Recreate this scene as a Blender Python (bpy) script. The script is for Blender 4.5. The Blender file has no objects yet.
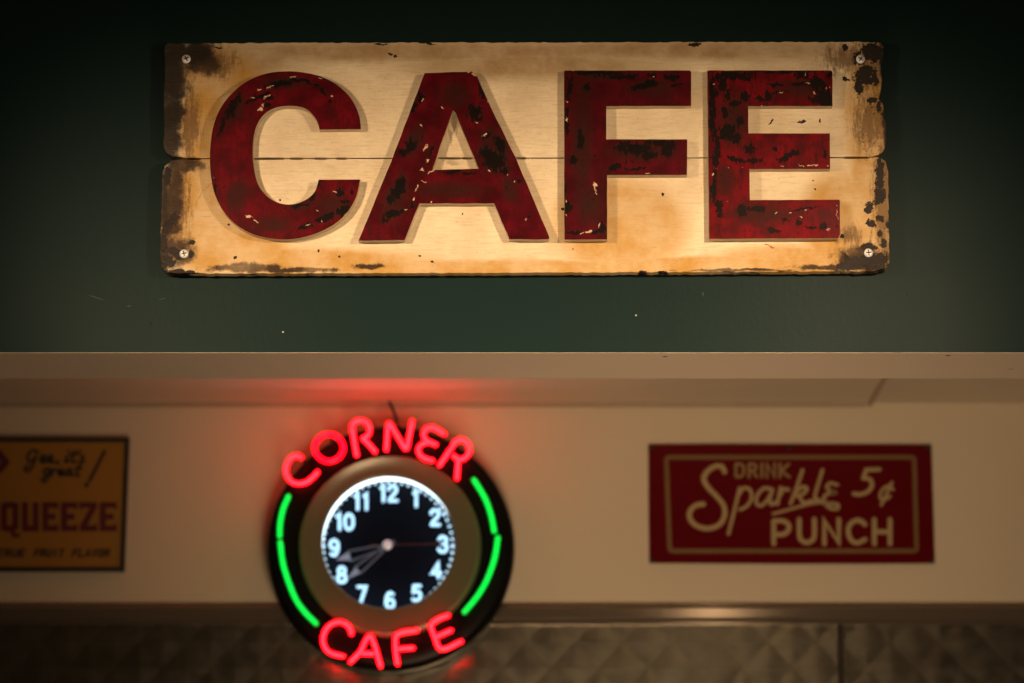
import bpy, bmesh, math, random
from mathutils import Vector, Matrix, noise as mnoise

random.seed(7)
SC = bpy.context.scene
COL = SC.collection

# ------------------------------------------------------------------ camera
F_PX = 3250.0                    # focal length in pixels of the 1024 x 683 frame
PITCH = math.radians(12.0)
CAM = Vector((0.0, -5.0, 1.5))
FWD = Vector((0, math.cos(PITCH), math.sin(PITCH)))
UP = Vector((0, -math.sin(PITCH), math.cos(PITCH)))


def P(px, py, y):
    """the point of the vertical plane at depth y seen at this place of the photograph"""
    d = FWD + Vector((1, 0, 0)) * ((px - 512.0) / F_PX) + UP * ((341.5 - py) / F_PX)
    return CAM + d * ((y - CAM.y) / d.y)


def ppm(y, px=512, py=341):
    return (P(px + 1, py, y) - P(px, py, y)).x


cam = bpy.data.cameras.new('camera')
cam_o = bpy.data.objects.new('camera', cam)
COL.objects.link(cam_o)
cam_o.location = CAM
cam_o.rotation_euler = (math.radians(90) + PITCH, 0, 0)
cam.sensor_width = 36.0
cam.lens = 36.0 * F_PX / 1024.0
cam.clip_start = 0.05
cam.dof.use_dof = True
cam.dof.focus_distance = (P(512, 158, -0.03) - CAM).dot(FWD)
cam.dof.aperture_fstop = 3.0
cam.dof.aperture_blades = 0
SC.camera = cam_o

# ------------------------------------------------------------------ world, colour
SC.view_settings.view_transform = 'Standard'
SC.view_settings.look = 'None'
SC.view_settings.gamma = 1.0
SC.view_settings.use_curve_mapping = False
SC.view_settings.exposure = 0.0
w = bpy.data.worlds.new('dim_room')
SC.world = w
w.use_nodes = True
w.node_tree.nodes['Background'].inputs[0].default_value = (1.0, 0.72, 0.42, 1)
w.node_tree.nodes['Background'].inputs[1].default_value = 0.014

# ------------------------------------------------------------------ lamps
WARM = (1.0, 0.71, 0.425)


def spot(name, loc, target, energy, size_deg, blend, radius, col=WARM):
    l = bpy.data.lights.new(name, 'SPOT')
    l.energy = energy
    l.color = col
    l.spot_size = math.radians(size_deg)
    l.spot_blend = blend
    l.shadow_soft_size = radius
    o = bpy.data.objects.new(name, l)
    COL.objects.link(o)
    o.location = loc
    o.rotation_euler = (Vector(target) - Vector(loc)).to_track_quat('-Z', 'Y').to_euler()
    return o


# two bell pendants in front of the board; their shades keep the light off the top of the wall
LAMP_L = Vector((-0.98, -1.10, 2.865))
LAMP_R = Vector((0.80, -1.10, 2.875))
spot('pendant_light', LAMP_L, (0.46, 0.0, 2.66), 136, 100, 1.0, 0.040)
spot('pendant_light', LAMP_R, (-0.30, 0.0, 2.64), 112, 110, 1.0, 0.040)
# unseen fill lights added: one washes the back wall, one the bulkhead's underside
FILL_C = Vector((0.22, -1.5, 1.2))
spot('added_fill_light', FILL_C, (0.30, 1.5, 2.42), 132, 49, 1.0, 0.40, (1.0, 0.73, 0.45))
FILL_D = Vector((0.22, -0.7, 1.1))
spot('added_fill_light', FILL_D, (0.22, 0.1, 2.5), 38, 110, 1.0, 0.45, (1.0, 0.74, 0.50))

# ------------------------------------------------------------------ materials


def new_mat(name):
    m = bpy.data.materials.new(name)
    m.use_nodes = True
    nt = m.node_tree
    bs = nt.nodes['Principled BSDF']
    return m, nt, bs


class G:
    """small node-graph writer"""

    def __init__(self, nt):
        self.nt = nt

    def n(self, t, **kw):
        nd = self.nt.nodes.new(t)
        for k, v in kw.items():
            setattr(nd, k, v)
        return nd

    def put(self, sock, v):
        if hasattr(v, 'is_output'):
            self.nt.links.new(v, sock)
        else:
            sock.default_value = v

    def math(self, op, a, b=None, c=None, clamp=False):
        nd = self.n('ShaderNodeMath', operation=op, use_clamp=clamp)
        self.put(nd.inputs[0], a)
        if b is not None:
            self.put(nd.inputs[1], b)
        if c is not None:
            self.put(nd.inputs[2], c)
        return nd.outputs[0]

    def obj(self):
        return self.n('ShaderNodeTexCoord').outputs['Object']

    def mapped(self, v, scale=(1, 1, 1), loc=(0, 0, 0)):
        nd = self.n('ShaderNodeMapping')
        self.put(nd.inputs['Vector'], v)
        nd.inputs['Scale'].default_value = scale
        nd.inputs['Location'].default_value = loc
        return nd.outputs[0]

    def noise(self, v, scale, detail=4, rough=0.6):
        nd = self.n('ShaderNodeTexNoise')
        self.put(nd.inputs['Vector'], v)
        nd.inputs['Scale'].default_value = scale
        nd.inputs['Detail'].default_value = detail
        nd.inputs['Roughness'].default_value = rough
        return nd.outputs['Fac']

    def noise_col(self, v, scale, detail=3):
        nd = self.n('ShaderNodeTexNoise')
        self.put(nd.inputs['Vector'], v)
        nd.inputs['Scale'].default_value = scale
        nd.inputs['Detail'].default_value = detail
        return nd.outputs['Color']

    def ramp(self, x, lo, hi, a=0.0, b=1.0):
        nd = self.n('ShaderNodeMapRange', interpolation_type='SMOOTHSTEP')
        self.put(nd.inputs['Value'], x)
        nd.inputs['From Min'].default_value = lo
        nd.inputs['From Max'].default_value = hi
        nd.inputs['To Min'].default_value = a
        nd.inputs['To Max'].default_value = b
        return nd.outputs[0]

    def mix(self, f, a, b):
        nd = self.n('ShaderNodeMix', data_type='RGBA')
        self.put(nd.inputs[0], f)
        self.put(nd.inputs[6], a if hasattr(a, 'is_output') else (*a, 1))
        self.put(nd.inputs[7], b if hasattr(b, 'is_output') else (*b, 1))
        return nd.outputs[2]

    def warp(self, v, scale, amp):
        c = self.noise_col(v, scale)
        s = self.n('ShaderNodeVectorMath', operation='SUBTRACT')
        self.put(s.inputs[0], c)
        s.inputs[1].default_value = (0.5, 0.5, 0.5)
        m = self.n('ShaderNodeVectorMath', operation='SCALE')
        self.put(m.inputs[0], s.outputs[0])
        m.inputs[3].default_value = amp
        a = self.n('ShaderNodeVectorMath', operation='ADD')
        self.put(a.inputs[0], v)
        self.put(a.inputs[1], m.outputs[0])
        return a.outputs[0]

    def blobs(self, v, lst, y, org):
        """largest (1 - distance) over a list of ellipses; each x, y, rx, ry[, angle] read off the photo"""
        cur = None
        s = ppm(y)
        for i, b in enumerate(lst):
            if i and i % 10 == 0:      # evaluated ten at a time
                nd = self.n('ShaderNodeVectorMath', operation='MULTIPLY_ADD')
                self.put(nd.inputs[0], cur)
                nd.inputs[1].default_value = (1e-7, 1e-7, 1e-7)
                self.put(nd.inputs[2], v)
                v = nd.outputs[0]
            c = P(b[0], b[1], y) - org
            rot = math.radians(b[4]) if len(b) > 4 else 0.0
            nd = self.n('ShaderNodeMapping', vector_type='TEXTURE')
            self.put(nd.inputs['Vector'], v)
            nd.inputs['Location'].default_value = (c.x, 0, c.z)
            nd.inputs['Rotation'].default_value = (0, -rot, 0)
            nd.inputs['Scale'].default_value = (b[2] * s, 1000.0, b[3] * s)
            ln = self.n('ShaderNodeVectorMath', operation='LENGTH')
            self.put(ln.inputs[0], nd.outputs[0])
            d = self.math('SUBTRACT', 1.0, ln.outputs['Value'])
            cur = d if cur is None else self.math('MAXIMUM', cur, d)
        return cur

    def bump(self, h, strength, dist):
        nd = self.n('ShaderNodeBump')
        self.put(nd.inputs['Height'], h)
        nd.inputs['Strength'].default_value = strength
        nd.inputs['Distance'].default_value = dist
        return nd.outputs[0]


def plain(name, col, rough=0.5, metal=0.0, noise_amp=0.12, noise_scale=30.0, spec=0.5, coat=0.0):
    m, nt, bs = new_mat(name)
    g = G(nt)
    f = g.noise(g.obj(), noise_scale)
    a = tuple(c * (1 - noise_amp) for c in col)
    b = tuple(min(1, c * (1 + noise_amp)) for c in col)
    g.put(bs.inputs['Base Color'], g.mix(f, a, b))
    bs.inputs['Roughness'].default_value = rough
    bs.inputs['Metallic'].default_value = metal
    bs.inputs['Specular IOR Level'].default_value = spec
    bs.inputs['Coat Weight'].default_value = coat
    return m


def glow(name, col, strength, base=(0.02, 0.02, 0.02), alpha=1.0):
    m, nt, bs = new_mat(name)
    g = G(nt)
    f = g.noise(g.obj(), 60.0, 2)
    g.put(bs.inputs['Emission Strength'], g.math('MULTIPLY', g.ramp(f, 0.2, 0.8, 0.9, 1.1), strength))
    bs.inputs['Emission Color'].default_value = (*col, 1)
    bs.inputs['Base Color'].default_value = (*base, 1)
    bs.inputs['Roughness'].default_value = 0.25
    bs.inputs['Alpha'].default_value = alpha
    return m


# ------------------------------------------------------------------ object helpers


def link(o, parent=None):
    COL.objects.link(o)
    if parent is not None:
        o.parent = parent
    return o


def org_of(parent):
    v = Vector((0, 0, 0))
    while parent is not None:
        v = v + parent.location
        parent = parent.parent
    return v


def mesh(name, verts, faces, mat, parent=None, smooth=False):
    """one mesh object; verts are world points, stored relative to the parent"""
    og = org_of(parent)
    me = bpy.data.meshes.new(name)
    me.from_pydata([tuple(Vector(v) - og) for v in verts], [], faces)
    me.validate()
    bm = bmesh.new()
    bm.from_mesh(me)
    bmesh.ops.recalc_face_normals(bm, faces=bm.faces)
    bm.to_mesh(me)
    bm.free()
    me.materials.append(mat)
    if smooth:
        for p in me.polygons:
            p.use_smooth = True
    o = bpy.data.objects.new(name, me)
    return link(o, parent)


def thing(name, loc, label, cat, group=None):
    o = bpy.data.objects.new(name, None)
    o.location = loc
    o.empty_display_size = 0.05
    link(o)
    o['label'] = label
    o['category'] = cat
    if group:
        o['group'] = group
    return o


def structure(o):
    o['kind'] = 'structure'
    return o


def box_data(x0, x1, y0, y1, z0, z1):
    v = [(x, y, z) for x in (x0, x1) for y in (y0, y1) for z in (z0, z1)]
    f = [(0, 1, 3, 2), (4, 6, 7, 5), (0, 4, 5, 1), (2, 3, 7, 6), (0, 2, 6, 4), (1, 5, 7, 3)]
    return v, f


def box(name, x0, x1, y0, y1, z0, z1, mat, parent=None, bevel=0.0):
    v, f = box_data(x0, x1, y0, y1, z0, z1)
    o = mesh(name, v, f, mat, parent)
    if bevel:
        do_bevel(o, bevel)
    return o


def do_bevel(o, wd, seg=2):
    bm = bmesh.new()
    bm.from_mesh(o.data)
    bmesh.ops.bevel(bm, geom=list(bm.edges), offset=wd, segments=seg, profile=0.5, affect='EDGES', clamp_overlap=True)
    bm.to_mesh(o.data)
    bm.free()


class MB:
    def __init__(self):
        self.v = []
        self.f = []

    def add(self, v, f):
        k = len(self.v)
        self.v += [tuple(p) for p in v]
        self.f += [tuple(i + k for i in q) for q in f]
        return self

    def build(self, name, mat, parent=None, smooth=False):
        return mesh(name, self.v, self.f, mat, parent, smooth)


def lathe_data(prof, cx, cz, n=96, closed=False):
    """profile [(r, y)] turned about the axis through (cx, *, cz) along y"""
    v, f = [], []
    for r, y in prof:
        for i in range(n):
            a = 2 * math.pi * i / n
            v.append((cx + r * math.cos(a), y, cz + r * math.sin(a)))
    m = len(prof)
    for j in range(m if closed else m - 1):
        k = (j + 1) % m
        for i in range(n):
            i2 = (i + 1) % n
            f.append((j * n + i, j * n + i2, k * n + i2, k * n + i))
    if not closed:
        if prof[0][0] > 1e-5:
            f.append(tuple(range(n)))
        if prof[-1][0] > 1e-5:
            f.append(tuple((m - 1) * n + i for i in range(n)))
    return v, f


def axis_lathe(prof, origin, axis, n=32):
    """profile [(r, h)] turned about an arbitrary axis"""
    q = Vector(axis).normalized().to_track_quat('Z', 'Y')
    v, f = [], []
    for r, h in prof:
        for i in range(n):
            a = 2 * math.pi * i / n
            v.append(Vector(origin) + q @ Vector((r * math.cos(a), r * math.sin(a), h)))
    for j in range(len(prof) - 1):
        for i in range(n):
            i2 = (i + 1) % n
            f.append((j * n + i, j * n + i2, (j + 1) * n + i2, (j + 1) * n + i))
    f.append(tuple(range(n)))
    f.append(tuple((len(prof) - 1) * n + i for i in range(n)))
    return v, f


def smooth_path(pts, per=8, closed=False):
    """Catmull-Rom through the points"""
    pts = [Vector(p) for p in pts]
    n = len(pts)
    if n < 3:
        return pts
    out = []
    rng = range(n) if closed else range(n - 1)
    for i in rng:
        if closed:
            p0, p1, p2, p3 = pts[i - 1], pts[i], pts[(i + 1) % n], pts[(i + 2) % n]
        else:
            p1, p2 = pts[i], pts[i + 1]
            p0 = pts[i - 1] if i else p1 * 2 - p2
            p3 = pts[i + 2] if i + 2 < n else p2 * 2 - p1
        for k in range(per):
            t = k / per
            out.append(0.5 * ((2 * p1) + (p2 - p0) * t + (2 * p0 - 5 * p1 + 4 * p2 - p3) * t * t
                              + (3 * p1 - p0 - 3 * p2 + p3) * t ** 3))
    if not closed:
        out.append(pts[-1])
    return out


def round_corners(pts, r, closed=False, seg=4):
    """straight runs joined by small arcs, the way bent tubing turns"""
    pts = [Vector(p) for p in pts]
    n = len(pts)
    out = []
    for i, p in enumerate(pts):
        if not closed and i in (0, n - 1):
            out.append(p)
            continue
        a, b = pts[i - 1], pts[(i + 1) % n]
        ra = min(r, (a - p).length * 0.45)
        rb = min(r, (b - p).length * 0.45)
        s = p + (a - p).normalized() * ra
        e = p + (b - p).normalized() * rb
        for k in range(seg + 1):
            t = k / seg
            out.append(s * (1 - t) ** 2 + p * 2 * t * (1 - t) + e * t * t)
    return out


def tube_data(pts, r, seg=14, closed=False, caps=True):
    pts = [Vector(p) for p in pts]
    ring = []
    n = len(pts)
    tang = []
    for i in range(n):
        a = pts[i - 1] if (i or closed) else pts[0]
        b = pts[(i + 1) % n] if (i < n - 1 or closed) else pts[-1]
        t = (b - a)
        tang.append(t.normalized() if t.length > 1e-9 else Vector((1, 0, 0)))
    nrm = tang[0].orthogonal().normalized()
    rows = []
    prev = tang[0]
    for i in range(n):
        t = tang[i]
        q = prev.rotation_difference(t)
        nrm = (q @ nrm)
        nrm = (nrm - t * nrm.dot(t)).normalized()
        prev = t
        rows.append((pts[i], t, nrm.copy(), r))
    if not closed and caps:
        p, t, nn, _ = rows[0]
        pre = []
        for k in (1, 2, 3):
            a = k / 3.0 * math.pi / 2
            pre.insert(0, (p - t * r * math.sin(a), t, nn, max(r * math.cos(a), r * 0.02)))
        p, t, nn, _ = rows[-1]
        post = []
        for k in (1, 2, 3):
            a = k / 3.0 * math.pi / 2
            post.append((p + t * r * math.sin(a), t, nn, max(r * math.cos(a), r * 0.02)))
        rows = pre + rows + post
    v, f = [], []
    for p, t, nn, rr in rows:
        bb = t.cross(nn)
        for k in range(seg):
            a = 2 * math.pi * k / seg
            v.append(p + (nn * math.cos(a) + bb * math.sin(a)) * rr)
    m = len(rows)
    for j in range(m if closed else m - 1):
        j2 = (j + 1) % m
        for k in range(seg):
            k2 = (k + 1) % seg
            f.append((j * seg + k, j * seg + k2, j2 * seg + k2, j2 * seg + k))
    if not closed:
        f.append(tuple(range(seg)))
        f.append(tuple((m - 1) * seg + k for k in range(seg)))
    return v, f


def ribbon_data(pts, width, y0, y1, closed=False, square=False):
    """a painted stroke of real (thin) thickness: pts are points of a vertical plane, y0 front, y1 back"""
    p2 = [Vector((p[0], p[2])) for p in pts]
    clean = [p2[0]]
    for q in p2[1:]:
        if (q - clean[-1]).length > 1e-6:
            clean.append(q)
    p2 = clean
    n = len(p2)
    L, R = [], []
    hw = width / 2
    for i in range(n):
        if closed:
            a, b = p2[i - 1], p2[(i + 1) % n]
        else:
            a, b = p2[max(i - 1, 0)], p2[min(i + 1, n - 1)]
        d0 = (p2[i] - a).normalized() if (p2[i] - a).length > 0 else None
        d1 = (b - p2[i]).normalized() if (b - p2[i]).length > 0 else None
        d0 = d0 or d1
        d1 = d1 or d0
        t = (d0 + d1)
        t = t.normalized() if t.length > 1e-6 else d1
        k = 1.0 / max(0.45, t.dot(d1))
        nn = Vector((-t.y, t.x)) * hw * k
        L.append(p2[i] + nn)
        R.append(p2[i] - nn)
    out = L[:]
    if not closed:
        d = (p2[-1] - p2[-2]).normalized()
        e = (p2[0] - p2[1]).normalized()
        nrm = Vector((-d.y, d.x))
        cap1 = [p2[-1] + (nrm * math.cos(a) + d * math.sin(a)) * hw for a in [math.pi * k / 6 for k in range(1, 6)]]
        nrm2 = Vector((-e.y, e.x))
        cap2 = [p2[0] + (nrm2 * math.cos(a) + e * math.sin(a)) * hw for a in [math.pi * k / 6 for k in range(1, 6)]]
        if square:
            cap1, cap2 = [], []
        v, f = [], []
        m = len(L)
        for yy in (y0, y1):
            for a, b in zip(L, R):
                v.append((a.x, yy, a.y))
                v.append((b.x, yy, b.y))
        o = 2 * m
        for i in range(m - 1):
            f.append((2 * i, 2 * i + 1, 2 * i + 3, 2 * i + 2))
            f.append((o + 2 * i, o + 2 * i + 2, o + 2 * i + 3, o + 2 * i + 1))
            f.append((2 * i, 2 * i + 2, o + 2 * i + 2, o + 2 * i))
            f.append((2 * i + 1, o + 2 * i + 1, o + 2 * i + 3, 2 * i + 3))

        def cap(ca, first, last):
            ring_f = [first] + list(range(len(v), len(v) + len(ca))) + [last]
            for c in ca:
                v.append((c.x, y0, c.y))
            fb, lb = first + o, last + o
            ring_b = [fb] + list(range(len(v), len(v) + len(ca))) + [lb]
            for c in ca:
                v.append((c.x, y1, c.y))
            if len(ring_f) > 2:
                f.append(tuple(ring_f))
                f.append(tuple(reversed(ring_b)))
            for i in range(len(ring_f) - 1):
                f.append((ring_f[i], ring_f[i + 1], ring_b[i + 1], ring_b[i]))
        cap(cap1, 2 * (m - 1), 2 * (m - 1) + 1)
        cap(cap2, 1, 0)
        return v, f
    v, f = [], []
    m = len(L)
    for yy in (y0, y1):
        for a, b in zip(L, R):
            v.append((a.x, yy, a.y))
            v.append((b.x, yy, b.y))
    o = 2 * m
    for i in range(m):
        j = (i + 1) % m
        f.append((2 * i, 2 * i + 1, 2 * j + 1, 2 * j))
        f.append((o + 2 * i, o + 2 * j, o + 2 * j + 1, o + 2 * i + 1))
        f.append((2 * i, 2 * j, o + 2 * j, o + 2 * i))
        f.append((2 * i + 1, o + 2 * i + 1, o + 2 * j + 1, 2 * j + 1))
    return v, f


def plate(name, outlines, yf, thick, mat, parent, bevel=0.0):
    """a flat board or letter cut to outlines (first the outside, then holes), front face at yf"""
    cu = bpy.data.curves.new(name, 'CURVE')
    cu.dimensions = '2D'
    cu.fill_mode = 'BOTH'
    cu.extrude = thick / 2 - bevel
    cu.bevel_depth = bevel
    cu.bevel_resolution = 2
    cu.offset = -bevel
    og = org_of(parent)
    for ol in outlines:
        sp = cu.splines.new('POLY')
        sp.points.add(len(ol) - 1)
        for q, p in zip(sp.points, ol):
            q.co = (p[0] - og.x, p[1] - og.z, 0, 1)
        sp.use_cyclic_u = True
    tmp = bpy.data.objects.new('tmp', cu)
    COL.objects.link(tmp)
    dg = bpy.context.evaluated_depsgraph_get()
    me = bpy.data.meshes.new_from_object(tmp.evaluated_get(dg))
    bpy.data.objects.remove(tmp)
    bpy.data.curves.remove(cu)
    yc = yf + thick / 2 - og.y
    for vv in me.vertices:
        x, y, z = vv.co
        vv.co = (x, yc - z, y)
    bm = bmesh.new()
    bm.from_mesh(me)
    bmesh.ops.remove_doubles(bm, verts=bm.verts, dist=1e-6)
    bmesh.ops.recalc_face_normals(bm, faces=bm.faces)
    bm.to_mesh(me)
    bm.free()
    me.materials.clear()
    me.materials.append(mat)
    me.name = name
    return link(bpy.data.objects.new(name, me), parent)


def zoom(ox, oy, s):
    """a point of an enlarged crop of the photograph"""
    return lambda p: (ox + p[0] / s, oy + p[1] / s)


# ------------------------------------------------------------------ the room
Y_FRONT, Y_BACK = 0.0, 1.5
Z_SOFFIT = P(512, 352.6, Y_FRONT).z                  # bottom edge of the green bulkhead
Y_SOFFIT = None
_d = FWD + UP * ((341.5 - 378.3) / F_PX)
Y_SOFFIT = CAM.y + _d.y * (Z_SOFFIT - CAM.z) / _d.z   # where its underside ends
Z_CEIL = P(512, 403.5, Y_BACK).z
Z_HALL = 3.6
XW = 3.4

# green painted bulkhead
m_green, nt, bs = new_mat('green_wall_paint')
g = G(nt)
co = g.obj()
n1 = g.noise(co, 1.6, 3)
n2 = g.noise(co, 90, 3)
base = g.mix(n1, (0.0066, 0.0178, 0.0178), (0.0078, 0.0202, 0.0202))
pin = g.blobs(co, [(151, 323.5, 1.6, 1.6), (907, 294, .9, 3.5)], 0.0, Vector((0, 0, 0)))
base = g.mix(g.ramp(pin, 0.0, 0.4), base, (0.003, 0.004, 0.004))
scr = g.blobs(co, [(96, 297.5, 12, .5, -18), (129, 306, 3, .6, 10), (162, 299, 5, .4, 12), (703, 294, .7, 3, 10)], 0.0, Vector((0, 0, 0)))
base = g.mix(g.ramp(scr, 0.0, 0.5, 0, .55), base, (0.10, 0.12, 0.10))
wht = g.blobs(co, [(283, 332, 1.1, 1.1), (636, 315.3, 1.2, 1.1)], 0.0, Vector((0, 0, 0)))
base = g.mix(g.ramp(wht, 0.0, 0.5), base, (0.5, 0.46, 0.36))
g.put(bs.inputs['Base Color'], base)
g.put(bs.inputs['Roughness'], g.ramp(n1, .3, .7, .44, .52))
bs.inputs['Specular IOR Level'].default_value = 0.075
rip = g.noise(g.mapped(co, (1, 1, 0.55)), 130, 2)
g.put(bs.inputs['Normal'], g.bump(g.math('ADD', rip, g.math('MULTIPLY', n2, .5)), .22, 0.0010))
structure(box('wall_front', -XW, XW, Y_FRONT, Y_SOFFIT, Z_SOFFIT + 0.0005, Z_HALL, m_green))

# cream board closing the bulkhead underneath
m_cream, nt, bs = new_mat('cream_soffit_paint')
g = G(nt)
co = g.obj()
cb = g.mix(g.noise(co, 3, 4), (0.58, 0.45, 0.33), (0.63, 0.50, 0.38))
cb = g.mix(g.ramp(g.noise(co, 150, 2), .62, .8, 0, .2), cb, (0.35, 0.25, 0.16))
# two small nail holes and a scuff on the underside
for (px, py, r) in ((665, 356.5, 0.0035), (948, 355.5, 0.0035), (1011, 369, .004)):
    d = FWD + Vector((1, 0, 0)) * ((px - 512.0) / F_PX) + UP * ((341.5 - py) / F_PX)
    c = CAM + d * ((Z_SOFFIT - CAM.z) / d.z)
    nd = g.n('ShaderNodeVectorMath', operation='DISTANCE')
    g.put(nd.inputs[0], co)
    nd.inputs[1].default_value = (c.x, c.y, Z_SOFFIT)
    cb = g.mix(g.ramp(nd.outputs['Value'], r * .9, r * 1.4, 1 if py < 360 else .4, 0), cb, (0.03, 0.02, 0.015))
g.put(bs.inputs['Base Color'], cb)
bs.inputs['Roughness'].default_value = 0.6
g.put(bs.inputs['Normal'], g.bump(g.noise(co, 160, 2), .2, 0.0006))
structure(box('trim_1', -XW, XW, Y_FRONT + 0.001, Y_SOFFIT, Z_SOFFIT - 0.0002, Z_SOFFIT + 0.0006, m_cream))

m_wall, nt, bs = new_mat('tan_wall_paint')
g = G(nt)
co = g.obj()
g.put(bs.inputs['Base Color'], g.mix(g.noise(co, 2.5, 3), (0.58, 0.475, 0.34), (0.64, 0.53, 0.39)))
bs.inputs['Roughness'].default_value = 0.45
g.put(bs.inputs['Normal'], g.bump(g.noise(co, 140, 2), .2, 0.0008))
structure(box('wall_back', -XW, XW, Y_BACK, Y_BACK + 0.1, 0, Z_CEIL + .05, m_wall))

m_ceil = plain('ceiling_tile_paint', (0.60, 0.49, 0.36), 0.6, noise_amp=.06, noise_scale=40)
structure(box('ceiling', -XW, XW, Y_SOFFIT - .03, Y_BACK, Z_CEIL, Z_CEIL + 0.03, m_ceil))
m_hall = plain('hall_ceiling_paint', (0.06, 0.055, 0.05), 0.8)
structure(box('ceiling', -XW, XW, -6.5, Y_FRONT + .05, Z_HALL, Z_HALL + 0.05, m_hall))
m_floor = plain('floor_vinyl', (0.14, 0.11, 0.08), 0.5, noise_scale=6)
structure(box('floor', -XW, XW, -6.5, Y_BACK, -0.05, 0, m_floor))


def on_ceiling(px, py):
    d = FWD + Vector((1, 0, 0)) * ((px - 512.0) / F_PX) + UP * ((341.5 - py) / F_PX)
    return CAM + d * ((Z_CEIL - CAM.z) / d.z)


# batten over the joint of two ceiling sheets, plus a dark strip added for the corner's crack and shadow line
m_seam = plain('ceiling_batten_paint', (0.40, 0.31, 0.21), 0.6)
s0, s1 = on_ceiling(879.5, 381), on_ceiling(870, 403)
xs = (s0.x + s1.x) / 2
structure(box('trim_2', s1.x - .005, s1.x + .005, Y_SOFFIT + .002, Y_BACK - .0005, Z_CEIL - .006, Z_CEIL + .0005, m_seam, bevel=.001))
m_crack_shade = plain('corner_crack_and_shade', (0.38, 0.29, 0.20), 0.6)
structure(box('trim_corner_shade', -XW, s1.x - .010, Y_BACK - .012, Y_BACK + .0005, Z_CEIL - .008, Z_CEIL + .0005, m_crack_shade, bevel=.0015))

# stainless rail capping the quilted panels
m_rail, nt, bs = new_mat('rail_steel')
g = G(nt)
co = g.obj()
st = g.noise(g.mapped(co, (2, 40, 260)), 6, 3)
g.put(bs.inputs['Base Color'], g.mix(st, (0.24, 0.185, 0.14), (0.29, 0.225, 0.17)))
bs.inputs['Metallic'].default_value = 0.7
g.put(bs.inputs['Roughness'], g.ramp(st, .3, .7, .10, .14))
zr1, zr0 = P(512, 603.5, Y_BACK - .02).z, P(512, 622, Y_BACK - .02).z
rl = MB()
prof = [(Y_BACK + .0005, zr1), (Y_BACK - .012, zr1)]
for k in range(0, 9):
    t = k / 8
    prof.append((Y_BACK - .012 - .004 * min(1, 6 * min(t, 1 - t)) ** .5, zr1 - .001 - (zr1 - zr0 - .002) * t))
prof += [(Y_BACK - .012, zr0 - .0006), (Y_BACK - .015, zr0 - .001), (Y_BACK - .015, zr0 - .004), (Y_BACK + .0005, zr0 - .004)]
k = len(prof)
rl.add([(x, y, z) for x in (-XW, XW) for (y, z) in prof],
       [(i, (i + 1) % k, k + (i + 1) % k, k + i) for i in range(k)] + [tuple(range(k)), tuple(range(k, 2 * k))])
structure(rl.build('trim_4', m_rail))

# quilted steel sheets
m_quilt, nt, bs = new_mat('quilted_steel')
g = G(nt)
co = g.obj()
st = g.noise(co, 25, 4)
g.put(bs.inputs['Base Color'], g.mix(st, (0.29, 0.25, 0.19), (0.33, 0.285, 0.215)))
bs.inputs['Metallic'].default_value = 1.0
g.put(bs.inputs['Roughness'], g.ramp(st, .3, .7, .22, .27))

ZP1 = zr0 - .004
X_SEAM = P(840.5, 640, Y_BACK).x


def quilted(x0, x1, ox_px, oy_px, label):
    z0 = 1.05
    y = Y_BACK - .004
    s = ppm(Y_BACK, 512, 650)
    hw, hh = 24.2 * s, P(512, 642, y).z - P(512, 668, y).z
    o = P(ox_px, oy_px, y)
    bm = bmesh.new()
    cache = {}

    def V(x, yy, z):
        key = (round((x - o.x) / hw), round((z - o.z) / hh), yy < y - 1e-6)
        if key not in cache:
            cache[key] = bm.verts.new((x, yy, z))
        return cache[key]
    i0, i1 = int((x0 - o.x) / hw) - 3, int((x1 - o.x) / hw) + 3
    j0, j1 = int((z0 - o.z) / hh) - 3, int((ZP1 - o.z) / hh) + 3
    for i in range(i0, i1):
        for j in range(j0, j1):
            if (i + j) % 2:
                continue
            cx, cz = o.x + i * hw, o.z + j * hh
            c = V(cx, y - .0009, cz)
            r = [V(cx + hw, y, cz), V(cx, y, cz + hh), V(cx - hw, y, cz), V(cx, y, cz - hh)]
            for k in range(4):
                bm.faces.new((c, r[k], r[(k + 1) % 4]))
    for co_, no_ in (((x0, 0, 0), (-1, 0, 0)), ((x1, 0, 0), (1, 0, 0)), ((0, 0, ZP1), (0, 0, 1)), ((0, 0, z0), (0, 0, -1))):
        bmesh.ops.bisect_plane(bm, geom=bm.verts[:] + bm.edges[:] + bm.faces[:], dist=1e-6,
                               plane_co=co_, plane_no=no_, clear_outer=True)
    # turned-back edges and the flat back of the sheet
    be = [e for e in bm.edges if len(e.link_faces) == 1]
    r = bmesh.ops.extrude_edge_only(bm, edges=be)
    for v in [q for q in r['geom'] if isinstance(q, bmesh.types.BMVert)]:
        v.co.y = Y_BACK - .0002
    rim = [e for e in bm.edges if len(e.link_faces) == 1]
    bmesh.ops.contextual_create(bm, geom=rim)
    bmesh.ops.recalc_face_normals(bm, faces=bm.faces)
    me = bpy.data.meshes.new('quilted_panel')
    loc = Vector(((x0 + x1) / 2, Y_BACK, z0))
    for v in bm.verts:
        v.co -= loc
    bm.to_mesh(me)
    bm.free()
    me.materials.append(m_quilt)
    ob = link(bpy.data.objects.new('quilted_panel', me))
    ob.location = loc
    ob['label'] = label
    ob['category'] = 'wall panel'
    ob['group'] = 'quilted steel panels under the rail'


quilted(-1.9, X_SEAM - .007, 598.6, 642, 'long diamond-quilted steel wall panel below the rail, behind the neon clock')
quilted(X_SEAM + .007, 1.9, 866, 642, 'diamond-quilted steel wall panel at the corner of the view, past the upright seam')
m_joint = plain('joint_strip', (0.035, 0.028, 0.02), 0.7, spec=.1)
structure(box('trim_5', X_SEAM - .0065, X_SEAM + .0065, Y_BACK - .002, Y_BACK + .0004, 1.05, ZP1, m_joint))

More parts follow.
